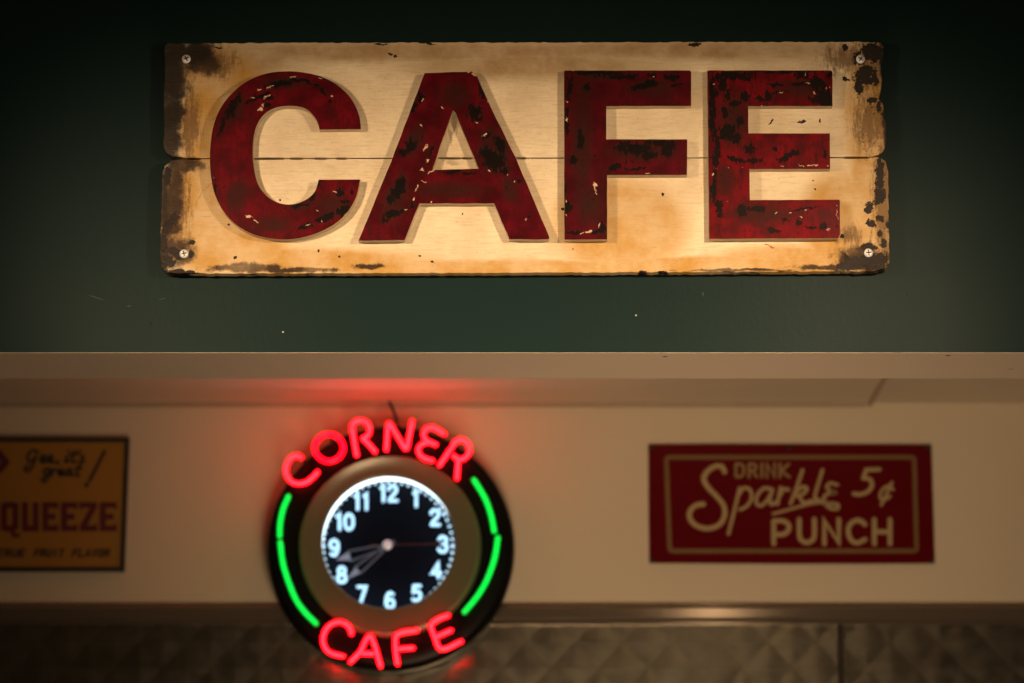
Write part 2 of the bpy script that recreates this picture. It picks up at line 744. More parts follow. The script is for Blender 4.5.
# ------------------------------------------------------------------ CAFE board
YB = -0.020            # front face of the planks
YL = -0.0362           # front face of the letters
cafe = thing('cafe_sign', P(524, 158, 0.0), 'weathered cream wooden board with big dark red letters on the green wall', 'sign')
CO = org_of(cafe)


def jag(pts, amp=0.7, step=3.0, seed=0, closed=True):
    """a worn edge: points every few pixels with small knocks"""
    rnd = random.Random(seed)
    out = []
    n = len(pts)
    for i in range(n if closed else n - 1):
        a, b = Vector(pts[i]), Vector(pts[(i + 1) % n])
        m = max(1, int((b - a).length / step))
        nn = Vector((-(b - a).y, (b - a).x)).normalized() if (b - a).length else Vector((0, 0))
        for k in range(m):
            q = a + (b - a) * (k / m)
            if k:
                q = q + nn * rnd.uniform(-amp, amp)
            out.append((q.x, q.y))
    return out


def xz(pts, y):
    return [((q := P(p[0], p[1], y)).x, q.z) for p in pts]


# ---- board paint
m_board, nt, bs = new_mat('worn_cream_board')
g = G(nt)
co = g.obj()
wv = g.warp(co, 45, 0.010)
wv2 = g.warp(wv, 220, 0.004)
grain = g.noise(g.mapped(co, (5, 40, 60)), 5, 6, .7)
fine = g.noise(g.mapped(co, (30, 120, 160)), 4, 4, .7)
mott = g.noise(co, 14, 5, .65)
base = g.mix(g.ramp(mott, .3, .7), (0.66, 0.525, 0.355), (0.77, 0.645, 0.465))
base = g.mix(g.ramp(grain, .47, .70, 0, .50), base, (0.46, 0.32, 0.18))
base = g.mix(g.ramp(fine, .55, .75, 0, .45), base, (0.40, 0.29, 0.17))
spk0 = g.noise(co, 150, 4, .7)
# smoke-brown band along the top of the board
top = g.blobs(wv, [(420, 52, 330, 15), (530, 66, 160, 20), (700, 50, 260, 14), (240, 60, 70, 26)], YB, CO)
base = g.mix(g.math('MULTIPLY', g.ramp(top, -.2, .7), g.ramp(mott, .25, .7, .35, 1)), base, (0.36, 0.225, 0.105))
# amber varnish stains
amb = g.blobs(wv, [(205, 215, 42, 62), (300, 262, 120, 13), (225, 250, 60, 22), (840, 225, 36, 50), (868, 190, 18, 48),
                   (720, 266, 150, 10), (480, 268, 190, 8), (620, 226, 60, 45), (870, 120, 24, 70), (205, 130, 24, 60), (882, 170, 16, 110), (215, 75, 40, 26),
                   (790, 262, 70, 16), (845, 262, 50, 20)], YB, CO)
base = g.mix(g.math('MULTIPLY', g.ramp(amb, -.45, .25), g.ramp(mott, .26, .66, .40, 1)), base, (0.46, 0.25, 0.055))
patch = g.noise(g.warp(co, 30, .02), 42, 6, .7)
# scuffed tan-brown wear, scratched up and down
scr_v = g.noise(g.mapped(co, (170, 40, 26)), 1.0, 5, .75)
mid = g.blobs(wv, [(886, 190, 14, 84), (884, 110, 12, 60), (872, 68, 26, 42), (868, 122, 22, 40), (882, 210, 14, 66), (845, 58, 30, 20), (850, 236, 18, 14), (212, 62, 34, 20), (178, 200, 16, 60), (190, 120, 14, 50), (860, 255, 30, 18)], YB, CO)
mid = g.math('ADD', mid, g.math('ADD', g.math('MULTIPLY', g.math('SUBTRACT', scr_v, .5), 2.4), g.math('MULTIPLY', g.math('SUBTRACT', spk0, .5), 1.2)))
base = g.mix(g.ramp(mid, -.05, .75, 0, .85), base, (0.15, 0.078, 0.028))
# brown, burnt-looking patches
brn = g.blobs(wv, [(174, 70, 17, 42), (195, 52, 26, 18), (172, 125, 13, 40), (205, 63, 18, 14), (172, 200, 11, 55), (168, 250, 12, 28),
                   (185, 165, 17, 9), (245, 268, 48, 5), (300, 270, 40, 3), (368, 266, 20, 3.5), (868, 262, 36, 13),
                   (180, 250, 16, 16), (884, 60, 6, 24), (886, 130, 4, 24), (740, 270, 60, 1.5), (830, 267, 40, 3)], YB, CO)
base = g.mix(g.math('MULTIPLY', g.ramp(g.math('ADD', brn, g.math('MULTIPLY', g.math('SUBTRACT', patch, .5), 2.4)), -.25, .40), g.ramp(mott, .2, .6, .62, 1.0)), base, (0.036, 0.016, 0.006))
lft = g.blobs(wv, [(170, 85, 14, 60), (188, 54, 24, 13), (168, 130, 13, 40), (162, 195, 6, 40), (162, 255, 7, 22)], YB, CO)
base = g.mix(g.ramp(g.math('ADD', lft, g.math('MULTIPLY', g.math('SUBTRACT', patch, .5), 1.6)), -.3, .35, 0, .93), base, (0.013, 0.007, 0.003))
# flaked-off paint showing the blackened wood
chips = [(872, 52, 13, 12), (866, 76, 12, 12), (860, 89, 6, 9), (880, 172, 5, 16), (879, 196, 6, 12), (874, 262, 17, 9), (853, 265, 15, 5), (871, 51, 10, 9), (860.5, 59.6, 9, 6), (866, 73, 11, 7), (858.7, 87, 5, 9), (874.5, 78, 4, 10), (880.6, 58, 3, 7), (847, 80, 5, 2.4),
         (873, 100, 6, 3.5), (878.5, 106, 3, 7), (845.5, 48, 3, 4), (884, 116, 3, 4), (879.5, 165.5, 4, 10), (879.5, 177, 4, 5), (880.5, 185, 4, 5),
         (880.5, 195, 5, 6), (869, 208.6, 5, 6), (879.5, 219, 5, 5), (872, 224, 5, 5), (883.6, 243.5, 4.5, 5.5), (842.5, 237, 2.4, 2.4),
         (879.5, 233, 3, 4), (869, 247.5, 9, 5), (880, 262, 8, 11), (861, 262, 17, 6), (845, 266, 8, 5), (847, 258, 2, 5, 30), (887.7, 226, 2.5, 5),
         (172, 220, 5, 10, -20), (166.5, 229, 5, 8), (163.5, 241, 4, 11), (174, 250, 7, 4), (168, 262, 8, 7), (180, 272, 17, 3), (192, 243, 4, 2),
         (191, 254, 3, 4.5), (180, 253.5, 7, 6), (235, 258, 2.4, 1.8, 30), (229, 225.5, 1.5, 1.5), (167, 176, 4, 10), (390, 55, 3, 1.5, -20),
         (396, 57.5, 2, 1.4), (427, 43.5, 9, 1.5), (380, 43.5, 10, 1), (694, 44.5, 7, 2), (697, 43.5, 5, 1.6), (801, 121.5, 4.5, 2.2), (663, 195, 1.5, 2),
         (643, 271, 5, 1.6), (664, 272, 6, 1), (432, 261, 1.4, 1.2), (420, 256, 1.2, 1.2), (463, 214, 1.2, 1), (815, 151, 1.2, 1.5), (814, 181, 1.3, 1.3), (815, 190, 1.3, 1.3),
         (564, 209, 2, 1.4), (281, 200, 1.2, 1.1), (318, 251, 1.5, 1.2), (340, 256, 1.3, 1.3), (820, 121, .9, 2.2), (218, 48, 7, 1, -12), (770, 122, 5, .9, 45)]
spk = g.noise(co, 260, 3, .7)
edge_zone = g.blobs(co, [(876, 130, 22, 60), (882, 215, 16, 70), (168, 235, 14, 50)], YB, CO)
ch = g.math('ADD', g.blobs(wv2, chips, YB, CO), g.math('ADD', g.math('MULTIPLY', g.math('SUBTRACT', spk, .5), 1.3), g.math('MULTIPLY', g.math('SUBTRACT', g.noise(co, 95, 4, .6), .5), 2.0)))
base = g.mix(g.ramp(ch, .02, .16), base, (0.012, 0.006, 0.004))
sp2 = g.math('MULTIPLY', g.ramp(spk, .60, .66), g.ramp(edge_zone, 0, .5))
base = g.mix(sp2, base, (0.03, 0.015, 0.008))
sp3 = g.ramp(g.noise(co, 330, 2, .5), .73, .76, 0, .6)
base = g.mix(sp3, base, (0.10, 0.06, 0.03))
redrub = g.blobs(wv2, [(771, 246.5, 5, 1, -20), (766, 244, 3, .8, -20), (572, 249, 1.2, 1.2), (649, 124, .1, .1)], YB, CO)
base = g.mix(g.ramp(redrub, 0, .4, 0, .8), base, (0.30, 0.01, 0.02))
scl = g.blobs(wv2, [(197, 205, .8, 7, -12), (206, 217, 7, .6, 5), (225, 95, 14, .7, 30), (215, 118, 10, .6, 35), (228, 105, 12, .6, 28), (450, 135, 2, 14, 12), (458, 128, 2, 12, -14),
                    (200, 195, .8, 8, -20), (210, 185, 12, .7, 40), (452, 163, 9, 4)], YB, CO)
base = g.mix(g.ramp(scl, 0, .6, 0, .45), base, (0.22, 0.13, 0.06))
g.put(bs.inputs['Base Color'], base)
g.put(bs.inputs['Roughness'], g.ramp(mott, .3, .7, .45, .6))
bs.inputs['Specular IOR Level'].default_value = .25
curl = g.noise(g.warp(co, 18, .05), 60, 3, .6)
hgt = g.math('ADD', g.math('ADD', g.math('MULTIPLY', curl, 1.2), g.math('MULTIPLY', grain, 1.0)), g.math('MULTIPLY', fine, .5))
hgt = g.math('SUBTRACT', hgt, g.math('MULTIPLY', g.ramp(ch, .02, .16), .8))
g.put(bs.inputs['Normal'], g.bump(hgt, .45, 0.0022))

up_o = [(165, 45.5), (168, 43.5), (300, 42.6), (520, 42.2), (700, 42.0), (868, 41.8), (880, 42.5), (884, 47), (883, 60), (881, 66), (882, 80), (880.5, 92), (878.5, 99),
        (883, 104), (884, 118), (886.5, 126), (886, 140), (885, 148), (880, 154.5), (872, 156.6)]
lo_o = [(872, 157.0), (880, 157.5), (885.5, 161), (888.3, 172), (888.5, 200), (889, 228), (889.3, 250), (889.8, 262), (886, 268.5), (872, 271.2), (700, 272.0), (520, 272.8),
        (300, 273.3), (180, 273.6), (166, 272.5), (160.8, 267), (160, 250), (161, 220), (161.2, 195), (162, 176), (164.5, 166), (171, 160.5), (184, 158.8)]
# the crack: short open lengths along the joint
gaps = [(188, 200), (251, 283), (291, 302), (315, 326), (337, 346), (440, 460), (463, 472), (516, 525), (845, 868)]
joint_up, joint_lo = [], []
for a, b in gaps:
    for x, o_ in ((a - 1.5, 0), (a, 1), (b, 1), (b + 1.5, 0)):
        yj = 158.6 - 1.2 * (x - 184) / 690
        joint_lo.append((x, yj + .5 + o_ * 0.7))
        joint_up.append((x, yj - .5 - o_ * 0.5))
top_edge = jag(up_o, .5, 4, 1, False) + [up_o[-1]]
top_edge = [p for p in top_edge if not (190 < p[0] < 868 and p[1] > 100)]
up_poly = top_edge[:]
up_tail = [(184, 157.6), (172, 156.5), (166.5, 153), (163.6, 146), (164, 130), (163.8, 100), (164.6, 70)]
# the jagged list ends at the right notch; walk the joint back to the left
cut = max(i for i, p in enumerate(top_edge) if p[0] > 868)
up_poly = top_edge[:cut + 1] + list(reversed(joint_up)) + jag(up_tail + [(165, 46)], .5, 4, 2, False)
up_poly = [p for i, p in enumerate(up_poly) if i == 0 or (Vector(p) - Vector(up_poly[i - 1])).length > .25]
lo_edge = jag(lo_o, .45, 4, 3, False) + [lo_o[-1]]
cut = max(i for i, p in enumerate(lo_edge) if not (190 < p[0] < 871 and p[1] < 200))
lo_edge = [p for p in lo_edge if not (184.5 < p[0] < 871.5 and p[1] < 200)]
lo_poly = lo_edge + joint_lo
lo_poly = [p for i, p in enumerate(lo_poly) if i == 0 or (Vector(p) - Vector(lo_poly[i - 1])).length > .25]
plate('plank', [xz(up_poly, YB)], YB, 0.0195, m_board, cafe, bevel=0.0009)['label'] = 'upper plank, smoke-browned at its top edge'
plate('plank', [xz(lo_poly, YB)], YB, 0.0195, m_board, cafe, bevel=0.0009)['label'] = 'lower plank, stained amber along the bottom'

# ---- the letters


def letter_paint(name, dark, soft, cream, streak=0.25, hi=1.0):
    m, nt, bs = new_mat(name)
    g = G(nt)
    co = g.obj()
    wv = g.warp(co, 60, 0.014)
    wv2 = g.warp(wv, 240, 0.008)
    mott = g.noise(co, 26, 5, .65)
    vert = g.noise(g.mapped(co, (150, 40, 22)), 1.0, 5, .75)
    spk = g.noise(g.mapped(co, (1, 1, .5)), 190, 4, .7)
    base = g.mix(g.ramp(mott, .34, .70), (0.046 * hi, 0.0016, 0.0036), (0.120 * hi, 0.0013, 0.0065))
    base = g.mix(g.ramp(vert, .48, .68, 0, streak * 2.2), base, (0.026, 0.005, 0.004))
    if soft:
        sb = g.blobs(wv, soft, YL, CO)
        base = g.mix(g.math('MULTIPLY', g.ramp(sb, -.1, .8), g.ramp(mott, .25, .7, .55, 1)), base, (0.030, 0.008, 0.006))
    db = g.math('ADD', g.math('MULTIPLY', g.blobs(wv2, dark, YL, CO), 1.5), g.math('ADD', g.math('MULTIPLY', g.math('SUBTRACT', spk, .5), 3.6), g.math('MULTIPLY', g.math('SUBTRACT', vert, .5), 2.2)))
    dm = g.ramp(db, -.02, .50)
    base = g.mix(g.math('MULTIPLY', dm, .97), base, (0.0055, 0.0038, 0.003))
    stray = g.math('MULTIPLY', g.ramp(spk, .58, .66), g.ramp(mott, .40, .60, 0, 1))
    base = g.mix(g.math('MULTIPLY', stray, streak * 3), base, (0.006, 0.004, 0.003))
    cb = g.math('ADD', g.blobs(wv2, cream, YL, CO), g.math('MULTIPLY', g.math('SUBTRACT', spk, .5), .8))
    base = g.mix(g.ramp(cb, .22, .50), base, (0.58, 0.40, 0.27))
    g.put(bs.inputs['Base Color'], base)
    g.put(bs.inputs['Roughness'], g.ramp(mott, .3, .7, .40, .55))
    bs.inputs['Specular IOR Level'].default_value = .07
    hh = g.math('SUBTRACT', g.math('ADD', g.math('MULTIPLY', vert, .5), g.math('MULTIPLY', spk, .4)), g.math('MULTIPLY', dm, .6))
    g.put(bs.inputs['Normal'], g.bump(hh, .35, 0.0016))
    return m


C_dark = [(233, 106, 5, 17, -32), (222, 125, 2.5, 12, -15), (251, 101, 7, 2.2, 25), (262, 95, 12, 2.5, 18), (278, 84, 16, 4, 12), (300, 80, 13, 3, -3), (268, 98, 9, 2, 15), (313, 84, 9, 2.2, -18),
          (323, 92, 7, 2.6, -42), (330, 101, 3, 2), (322, 76, 18, 2, -18), (267, 105, 5, 3, 50), (338, 192.5, 5, 4), (343, 210, 9, 4, 28), (325, 218, 14, 4, 22), (305, 226.5, 9, 3, 12), (300, 206, 14, 2, 8),
          (352, 192, 2.5, 6), (216, 185, 2, 10), (345, 201, 5, 2), (313, 197, 6, 3, 50), (318, 183, 4, 5)]
C_soft = [(238, 195, 16, 24, -30), (272, 224, 26, 12), (300, 205, 20, 10), (235, 110, 12, 26, -30), (330, 205, 22, 18), (285, 82, 34, 10)]
C_cream = [(259, 89.5, 4, 1, 12), (266, 96.5, 6, .9, 16), (253, 97, 3, .8, 10), (263, 105, 3, 2, 30), (260, 109, 2, 3, -20), (332, 96, 1.4, 1.8), (292, 76, 4, .8), (270, 87, 7, .6, 15),
           (335, 193, 2, 1), (316, 210, 2, 1.6), (308, 225.5, 3, .9, 10), (322, 222, 1.2, 1), (248, 217, 6, 1, -18), (256, 221, 5, .9, -15), (320, 76.5, 1.5, .7), (213, 178, .7, 1.4), (345, 213, 2.5, .9, 40)]
A_dark = [(419.7, 97, 4.5, 6, 15), (414, 106, 2.5, 8, -20), (483, 94, 3.5, 9, 22), (491.5, 105, 1.8, 7, 25), (474, 113, 9, 9), (478, 119, 5, 4), (411.5, 145, 6, 8, -15), (404, 152, 5, 5), (493.5, 162, 15, 13, -15), (487, 154, 8, 8),
          (499.7, 144, 6, 11, 15), (505, 170, 7, 5), (398, 189, 7.5, 16, -18), (390, 200, 6, 6), (394, 213.5, 13, 4, 15), (385, 220, 4, 4), (523.5, 173.5, 2, 3.2), (519, 181.5, 3.5, 3), (528, 217.5, 5, 2, 30), (453, 172, 16, 1.6),
          (493, 84, 2, 3), (412, 205, 2, 4, -20), (431, 150, 2, 8, -20), (468, 173, 8, 2), (488, 135, 6, 3, 25)]
A_soft = [(450, 190, 50, 12), (395, 200, 18, 30, -18), (495, 150, 22, 34, 15), (415, 140, 12, 26, -20), (510, 190, 12, 20, 20), (455, 95, 22, 20)]
A_cream = [(416, 189, 1, 7, -18), (413.5, 199, 1.4, 4, -10), (422, 169.5, 3, 1.8), (431, 171.5, 6, .8, 8), (424, 181.5, 4, .7), (489.5, 171.5, 2.2, .9, -30), (484, 135, 4, 1.6, 30), (421, 126, 1.8, 2), (426, 148, 1, 6, -22), (508, 175, 1.2, 1),
           (407, 210, 1.6, 1.2), (469, 72.5, 3, 1.2, -40), (474, 75, 2.5, 1, -45), (489, 101, 1, 6, 32), (422, 100, 1.5, 1.5), (526, 219, 3, 1, 30), (432, 202, 1, 1), (427, 161, 2, 1.2), (513, 182, 1.2, 1), (478, 122, 2.5, 1), (442, 108, 1, 1.6, -20)]
F_dark = [(569.5, 86, 3, 14), (597, 72.5, 32, 2.8), (620, 76.5, 26, 3.4), (645, 85, 18, 4, 12), (672, 77, 10, 4), (652, 75, 5, 4), (622, 147, 9, 7), (637, 149, 17, 7, 5), (657, 143, 14, 4), (669, 147, 8, 7), (616.6, 167, 10, 4, 18), (637, 169, 13, 1.6),
          (666, 152, 7, 6), (650, 155, 10, 4), (568, 207, 4.5, 8), (566, 188, 2.5, 9), (573, 232.5, 8, 2.5), (596, 231, 9, 4, 15), (603, 228, 3, 6), (587, 87, 4, 7, -30), (567, 120, 2.5, 16), (581, 140, 5, 10), (572, 160, 4, 6), (676, 85, 8, 2)]
F_soft = [(582, 140, 16, 90), (585, 90, 14, 18), (590, 205, 20, 30), (640, 152, 48, 12), (600, 76, 40, 8), (650, 88, 34, 12)]
F_cream = [(595.5, 186, 1.1, 7, 8), (597, 193, .8, 3, 20), (588.5, 231.5, 4, 1.8, 25), (598.5, 225, 3, .9, 45), (582, 233, 5, .8), (565.6, 102, 1, 1.2), (573.5, 72, 1.4, 1), (652.5, 77.5, 1, 1.2), (565.5, 202, .8, 2), (646, 173.5, 3, .6), (566, 215, 1, 1.5), (567, 120, .6, 4)]
E_dark = [(734, 75, 24, 5), (718, 77, 7, 5), (746, 79, 10, 3), (784, 71.5, 46, 1.8), (802, 74.5, 9, 5), (816.5, 83, 7, 8), (824, 99, 11, 8.5), (812, 100, 5, 4), (823, 99, 15, 12), (817, 84, 9, 10), (713, 98, 4.5, 24), (712, 122, 3.5, 22), (727.5, 131.5, 11, 9), (736, 138, 6, 7), (728, 95, 4, 9, -15),
          (776, 85, 8, 2.5), (779, 92, 10, 1.6), (741, 121, 4, 5), (749, 149, 7, 6), (775, 149, 2.6, 2.4), (793, 153.5, 8, 3.5), (716, 158, 5, 12), (734, 158, 9, 3, -15), (752.5, 161, 10, 3), (785, 158, 13, 3.5, 22), (713.5, 190, 4, 14), (719, 206, 5, 8),
          (720.5, 213, 2.6, 6), (741.5, 211, 6, 8), (755.6, 209, 11, 4), (784.5, 219.5, 4, 3), (798, 222.6, 4, 4), (823, 226, 5, 3), (812, 227, 8, 1.8), (773, 231, 9, 3.5), (804, 209, 18, 1.2, 8), (837, 226.5, 2, 2), (826, 154.7, 1.5, 6), (722, 85, 6, 8),
          (735, 103, 8, 4), (745, 96, 5, 5), (725, 112, 4, 6), (760, 98, 4, 4), (800, 84, 8, 1.6), (716, 140, 3, 16), (768, 97, 5, 5), (830, 74, 4, 4), (715, 172, 3, 6)]
E_soft = [(725, 180, 14, 22), (760, 215, 40, 14), (735, 120, 24, 40), (800, 88, 34, 14)]
E_cream = [(804, 74, .8, 3), (814, 92, 2.4, 1.2), (827, 88, 1.2, 1.2), (830, 88, .8, 1), (780.6, 92.8, 3.4, 1), (762, 106, 2.4, 1.2), (813, 165.6, 8, 1.2, 2), (802, 166, 5, .7), (718, 168.2, 1, .8), (727, 168.4, 1, .8), (742, 168, 1.2, .8), (775, 213, 1, 1.8),
           (791, 212, 2.2, 1.2), (805, 210, 2, 1, 20), (801, 217, 1.2, 1.2), (714, 83, 1.2, 1.2), (808, 84, 5, .7), (826, 165.5, 1.2, 1.2), (783, 166, 2, .8), (829, 229, 3, .8), (836, 205, 1.2, 1.2), (713, 174, .8, 2), (836, 214, .6, 8), (727, 202, 1, .8)]

m_side = plain('letter_side_paint', (0.40, 0.31, 0.20), .6, noise_amp=.35, noise_scale=90)
Zc = zoom(150, 30, 2.628)
c_pts = [Zc(p) for p in [(552, 262)]]
c_out = [(361, 129.2), (359.6, 117), (354, 103), (345, 91.5), (332, 81.5), (316, 75), (300, 71.8), (285, 71.2), (268, 73), (250, 79.5), (234, 91), (221, 107), (213, 127), (210, 150),
         (210.3, 171), (214, 192), (222, 209), (234, 223), (250, 233), (268, 238), (288, 239.3), (306, 236.5), (323, 230.5), (338, 221.5), (349, 210), (356.5, 196), (360.2, 179.3)]
c_in = [(318.6, 179.5), (316, 189), (311, 196), (302, 201.5), (292, 204.2), (281, 203.5), (270, 198.5), (261.5, 190), (256.5, 180), (253.5, 165), (252.8, 150), (254, 135), (258, 123),
        (264.5, 114), (274, 108.2), (285, 106), (297, 106.3), (307, 109.5), (314.5, 117), (318, 124), (319.6, 129.6)]


def curve_then(pts):
    return [(v.x, v.y) for v in smooth_path([(p[0], p[1]) for p in pts], 3)]


c_poly = curve_then(c_out) + curve_then(c_in)
a_out = [(424.5, 73.0), (452, 71.8), (472, 71.4), (477.5, 77), (496, 118), (515.5, 157), (549.5, 237.5), (548.5, 239.3), (509.5, 239.3), (494, 203.3), (419.5, 203.4), (404.5, 240.2), (358.3, 240.6), (391, 162)]
a_hole = [(453, 110.5), (455.5, 113), (478.5, 168.5), (432.5, 169.8), (443, 138)]
f_out = [(564.0, 71.0), (565, 70.4), (690, 70.4), (691.2, 71.5), (691.2, 105.9), (606.5, 106.2), (606.3, 139.2), (687.3, 139.2), (687.0, 174.9), (607.2, 175.1), (607.2, 239.4), (564.4, 239.6)]
e_out = [(707.4, 71.0), (708.4, 70.3), (831, 70.3), (832.4, 71.5), (832.6, 106), (748.2, 106.2), (748.6, 133.2), (830, 133.2), (830.2, 168.9), (749.6, 169.2), (750, 200), (839, 199.4), (840, 200.6), (840.2, 234), (838, 238), (709.2, 238.8), (708.2, 150)]


def wob(pts, seed, amp=.25, step=9):
    return jag(pts, amp, step, seed)


for nm, outl, hole, args, lab in (
        ('letter_c', c_poly, None, (C_dark, C_soft, C_cream, .26, 1.08), 'round dark red letter scratched to bare wood at its top'),
        ('letter_a', wob(a_out, 5), wob(a_hole, 6), (A_dark, A_soft, A_cream, .28, .88), 'slant-sided dark red letter with black patches on both legs'),
        ('letter_f', wob(f_out, 7, .15), None, (F_dark, F_soft, F_cream, .34, .80), 'brownest of the red letters, black along its middle bar'),
        ('letter_e', wob(e_out, 8, .15), None, (E_dark, E_soft, E_cream, .34, 1.42), 'brightest red letter, its top bar flaked to black')):
    m = letter_paint(nm + '_red_paint', *args)
    ols = [xz(outl, YL)] + ([xz(hole, YL)] if hole else [])
    o = plate(nm, ols, YL, YB - YL + .0004, m, cafe, bevel=0.0009)
    o.data.materials.append(m_side)
    for p in o.data.polygons:
        if abs(p.normal.y) < .5:
            p.material_index = 1
    o['label'] = lab

m_screw = plain('zinc_screw', (0.72, 0.72, 0.74), 0.45, 0.25)
m_slot = plain('screw_recess', (0.03, 0.025, 0.02), 0.6)
for (sx, sy) in ((186.3, 59.2), (184, 254), (860.5, 59.4), (868.5, 253)):
    c = P(sx, sy, YB)
    v, f = lathe_data([(.0062, YB + .002), (.0072, YB - .0010), (.0068, YB - .0024), (.0052, YB - .0036), (.0028, YB - .0041), (0.00001, YB - .0042)], c.x, c.z, 28)
    s = mesh('screw', v, f, m_screw, cafe, True)
    sl = MB()
    a = random.uniform(0, 1.5)
    for k in range(2):
        d = Vector((math.cos(a + k * math.pi / 2), 0, math.sin(a + k * math.pi / 2)))
        e = Vector((-d.z, 0, d.x))
        q = [c + d * i * .0042 + e * j * .0009 for i, j in ((-1, -1), (1, -1), (1, 1), (-1, 1))]
        sl.add([(p.x, YB - .0046, p.z) for p in q] + [(p.x, YB - .0030, p.z) for p in q],
               [(0, 1, 2, 3), (4, 7, 6, 5), (0, 4, 5, 1), (1, 5, 6, 2), (2, 6, 7, 3), (3, 7, 4, 0)])
    sl.build('recess', m_slot, s)

# ------------------------------------------------------------------ neon clock
Y_DRUM = 1.405          # front of the black drum
Y_TUBE = 1.372          # axis of the neon tubing
Y_RIM = 1.400           # mouth of the dial well
Y_DIAL = 1.452          # dial
KC = P(390.4, 547.0, Y_DRUM)
S_D = ppm(Y_DRUM, 390, 546)
clock = thing('neon_clock', (KC.x, Y_BACK, KC.z), 'round black wall clock ringed with red neon lettering and green neon arcs', 'clock')

m_black, nt, bs = new_mat('black_enamel')
g = G(nt)
g.put(bs.inputs['Base Color'], g.mix(g.noise(g.obj(), 20), (0.004, 0.0035, 0.0035), (0.007, 0.006, 0.006)))
bs.inputs['Roughness'].default_value = .3
bs.inputs['Specular IOR Level'].default_value = .08
R = 124.5 * S_D
v, f = lathe_data([(R * .93, Y_BACK - .026), (R * .985, Y_BACK - .034), (R, Y_DRUM + .03), (R * .992, Y_DRUM + .012), (R * .97, Y_DRUM + .002), (R * .94, Y_DRUM - .002),
                   (R * .84, Y_DRUM), (R * .72, Y_DRUM + .001), (R * .60, Y_DRUM + .002), (R * .60, Y_BACK - .026)], KC.x, KC.z, 128)
drum = mesh('housing', v, f, m_black, clock, True)

m_bezel, nt, bs = new_mat('brass_bezel')
g = G(nt)
co = g.obj()
bz = g.noise(co, 18, 3)
g.put(bs.inputs['Base Color'], g.mix(bz, (0.112, 0.112, 0.064), (0.128, 0.126, 0.073)))
bs.inputs['Metallic'].default_value = .2
bs.inputs['Roughness'].default_value = .28
OC = P(388.6, 542.2, Y_RIM)
S_R = ppm(Y_RIM, 390, 546)
ro, ri = 91.0 * S_D, 67.3 * S_R
prof = [(ro, Y_DRUM + .001), (ro, Y_DRUM - .004), (ro * .985, Y_DRUM - .008), (ro * .965, Y_DRUM - .008), (ro * .94, Y_DRUM - .006), (ri * 1.05, Y_RIM + .0005), (ri, Y_RIM + .001), (ri * .985, Y_RIM + .002), (ri * .985, Y_RIM + .005)]
n = 128
v, f = [], []
for k, (r, y) in enumerate(prof):
    t = min(1, k / (len(prof) - 4))
    cx = KC.x + (OC.x - KC.x) * t
    cz = KC.z + (OC.z - KC.z) * t
    for i in range(n):
        a = 2 * math.pi * i / n
        v.append((cx + r * math.cos(a), y, cz + r * math.sin(a)))
for j in range(len(prof) - 1):
    for i in range(n):
        i2 = (i + 1) % n
        f.append((j * n + i, j * n + i2, (j + 1) * n + i2, (j + 1) * n + i))
mesh('bezel', v, f, m_bezel, clock, True)

# glowing ring lining the well
m_white = glow('white_ring_light', (0.72, 0.92, 1.0), 3.0, (0.6, 0.6, 0.6))
v, f = lathe_data([(ri * 1.02, Y_RIM + .004), (ri * 1.02, Y_DIAL + .001), (ri * 1.0, Y_DIAL + .001), (ri * 1.0, Y_RIM + .004)], OC.x, OC.z, 96, closed=True)
mesh('light_ring', v, f, m_white, clock, True)

HUB = P(387.6, 545.6, Y_DIAL)
S_F = ppm(Y_DIAL, 390, 546)
m_dial, nt, bs = new_mat('blue_black_dial')
g = G(nt)
g.put(bs.inputs['Base Color'], g.mix(g.noise(g.obj(), 14), (0.0022, 0.0030, 0.0058), (0.0030, 0.0040, 0.0075)))
bs.inputs['Roughness'].default_value = .6
bs.inputs['Specular IOR Level'].default_value = .03
v, f = lathe_data([(ri * 1.01, Y_DIAL + .006), (ri * 1.01, Y_DIAL), (ri * .5, Y_DIAL), (0.0005, Y_DIAL)], OC.x, OC.z, 96)
mesh('dial', v, f, m_dial, clock)
box('mounting_bracket', KC.x - .06, KC.x + .06, Y_BACK - .030, Y_BACK + .0003, KC.z + .02, KC.z + .06, m_black, clock, bevel=.002)

m_num = glow('luminous_numerals', (0.42, 0.74, 1.0), 1.7, (0.04, 0.05, 0.06))
m_dot = glow('luminous_minute_marks', (0.52, 0.80, 1.0), 1.5, (0.04, 0.05, 0.06))
for i in range(60):
    a = math.radians(i * 6)
    r = 64.6 * S_F
    c = Vector((HUB.x + .4 * S_F + r * math.sin(a), 0, HUB.z - .5 * S_F + r * math.cos(a)))
    rr = (1.5 if i % 5 else 1.9) * S_F
    q = [(c.x + rr * math.cos(t), c.z + rr * math.sin(t)) for t in [2 * math.pi * k / 10 for k in range(10)]]
    mk = MB().add([(x, Y_DIAL - .0018, z) for x, z in q] + [(x, Y_DIAL + .0003, z) for x, z in q],
           [tuple(range(10)), tuple(range(19, 9, -1))] + [(k, 10 + k, 10 + (k + 1) % 10, (k + 1) % 10) for k in range(10)])
    mk.build('minute_mark', m_dot, clock)

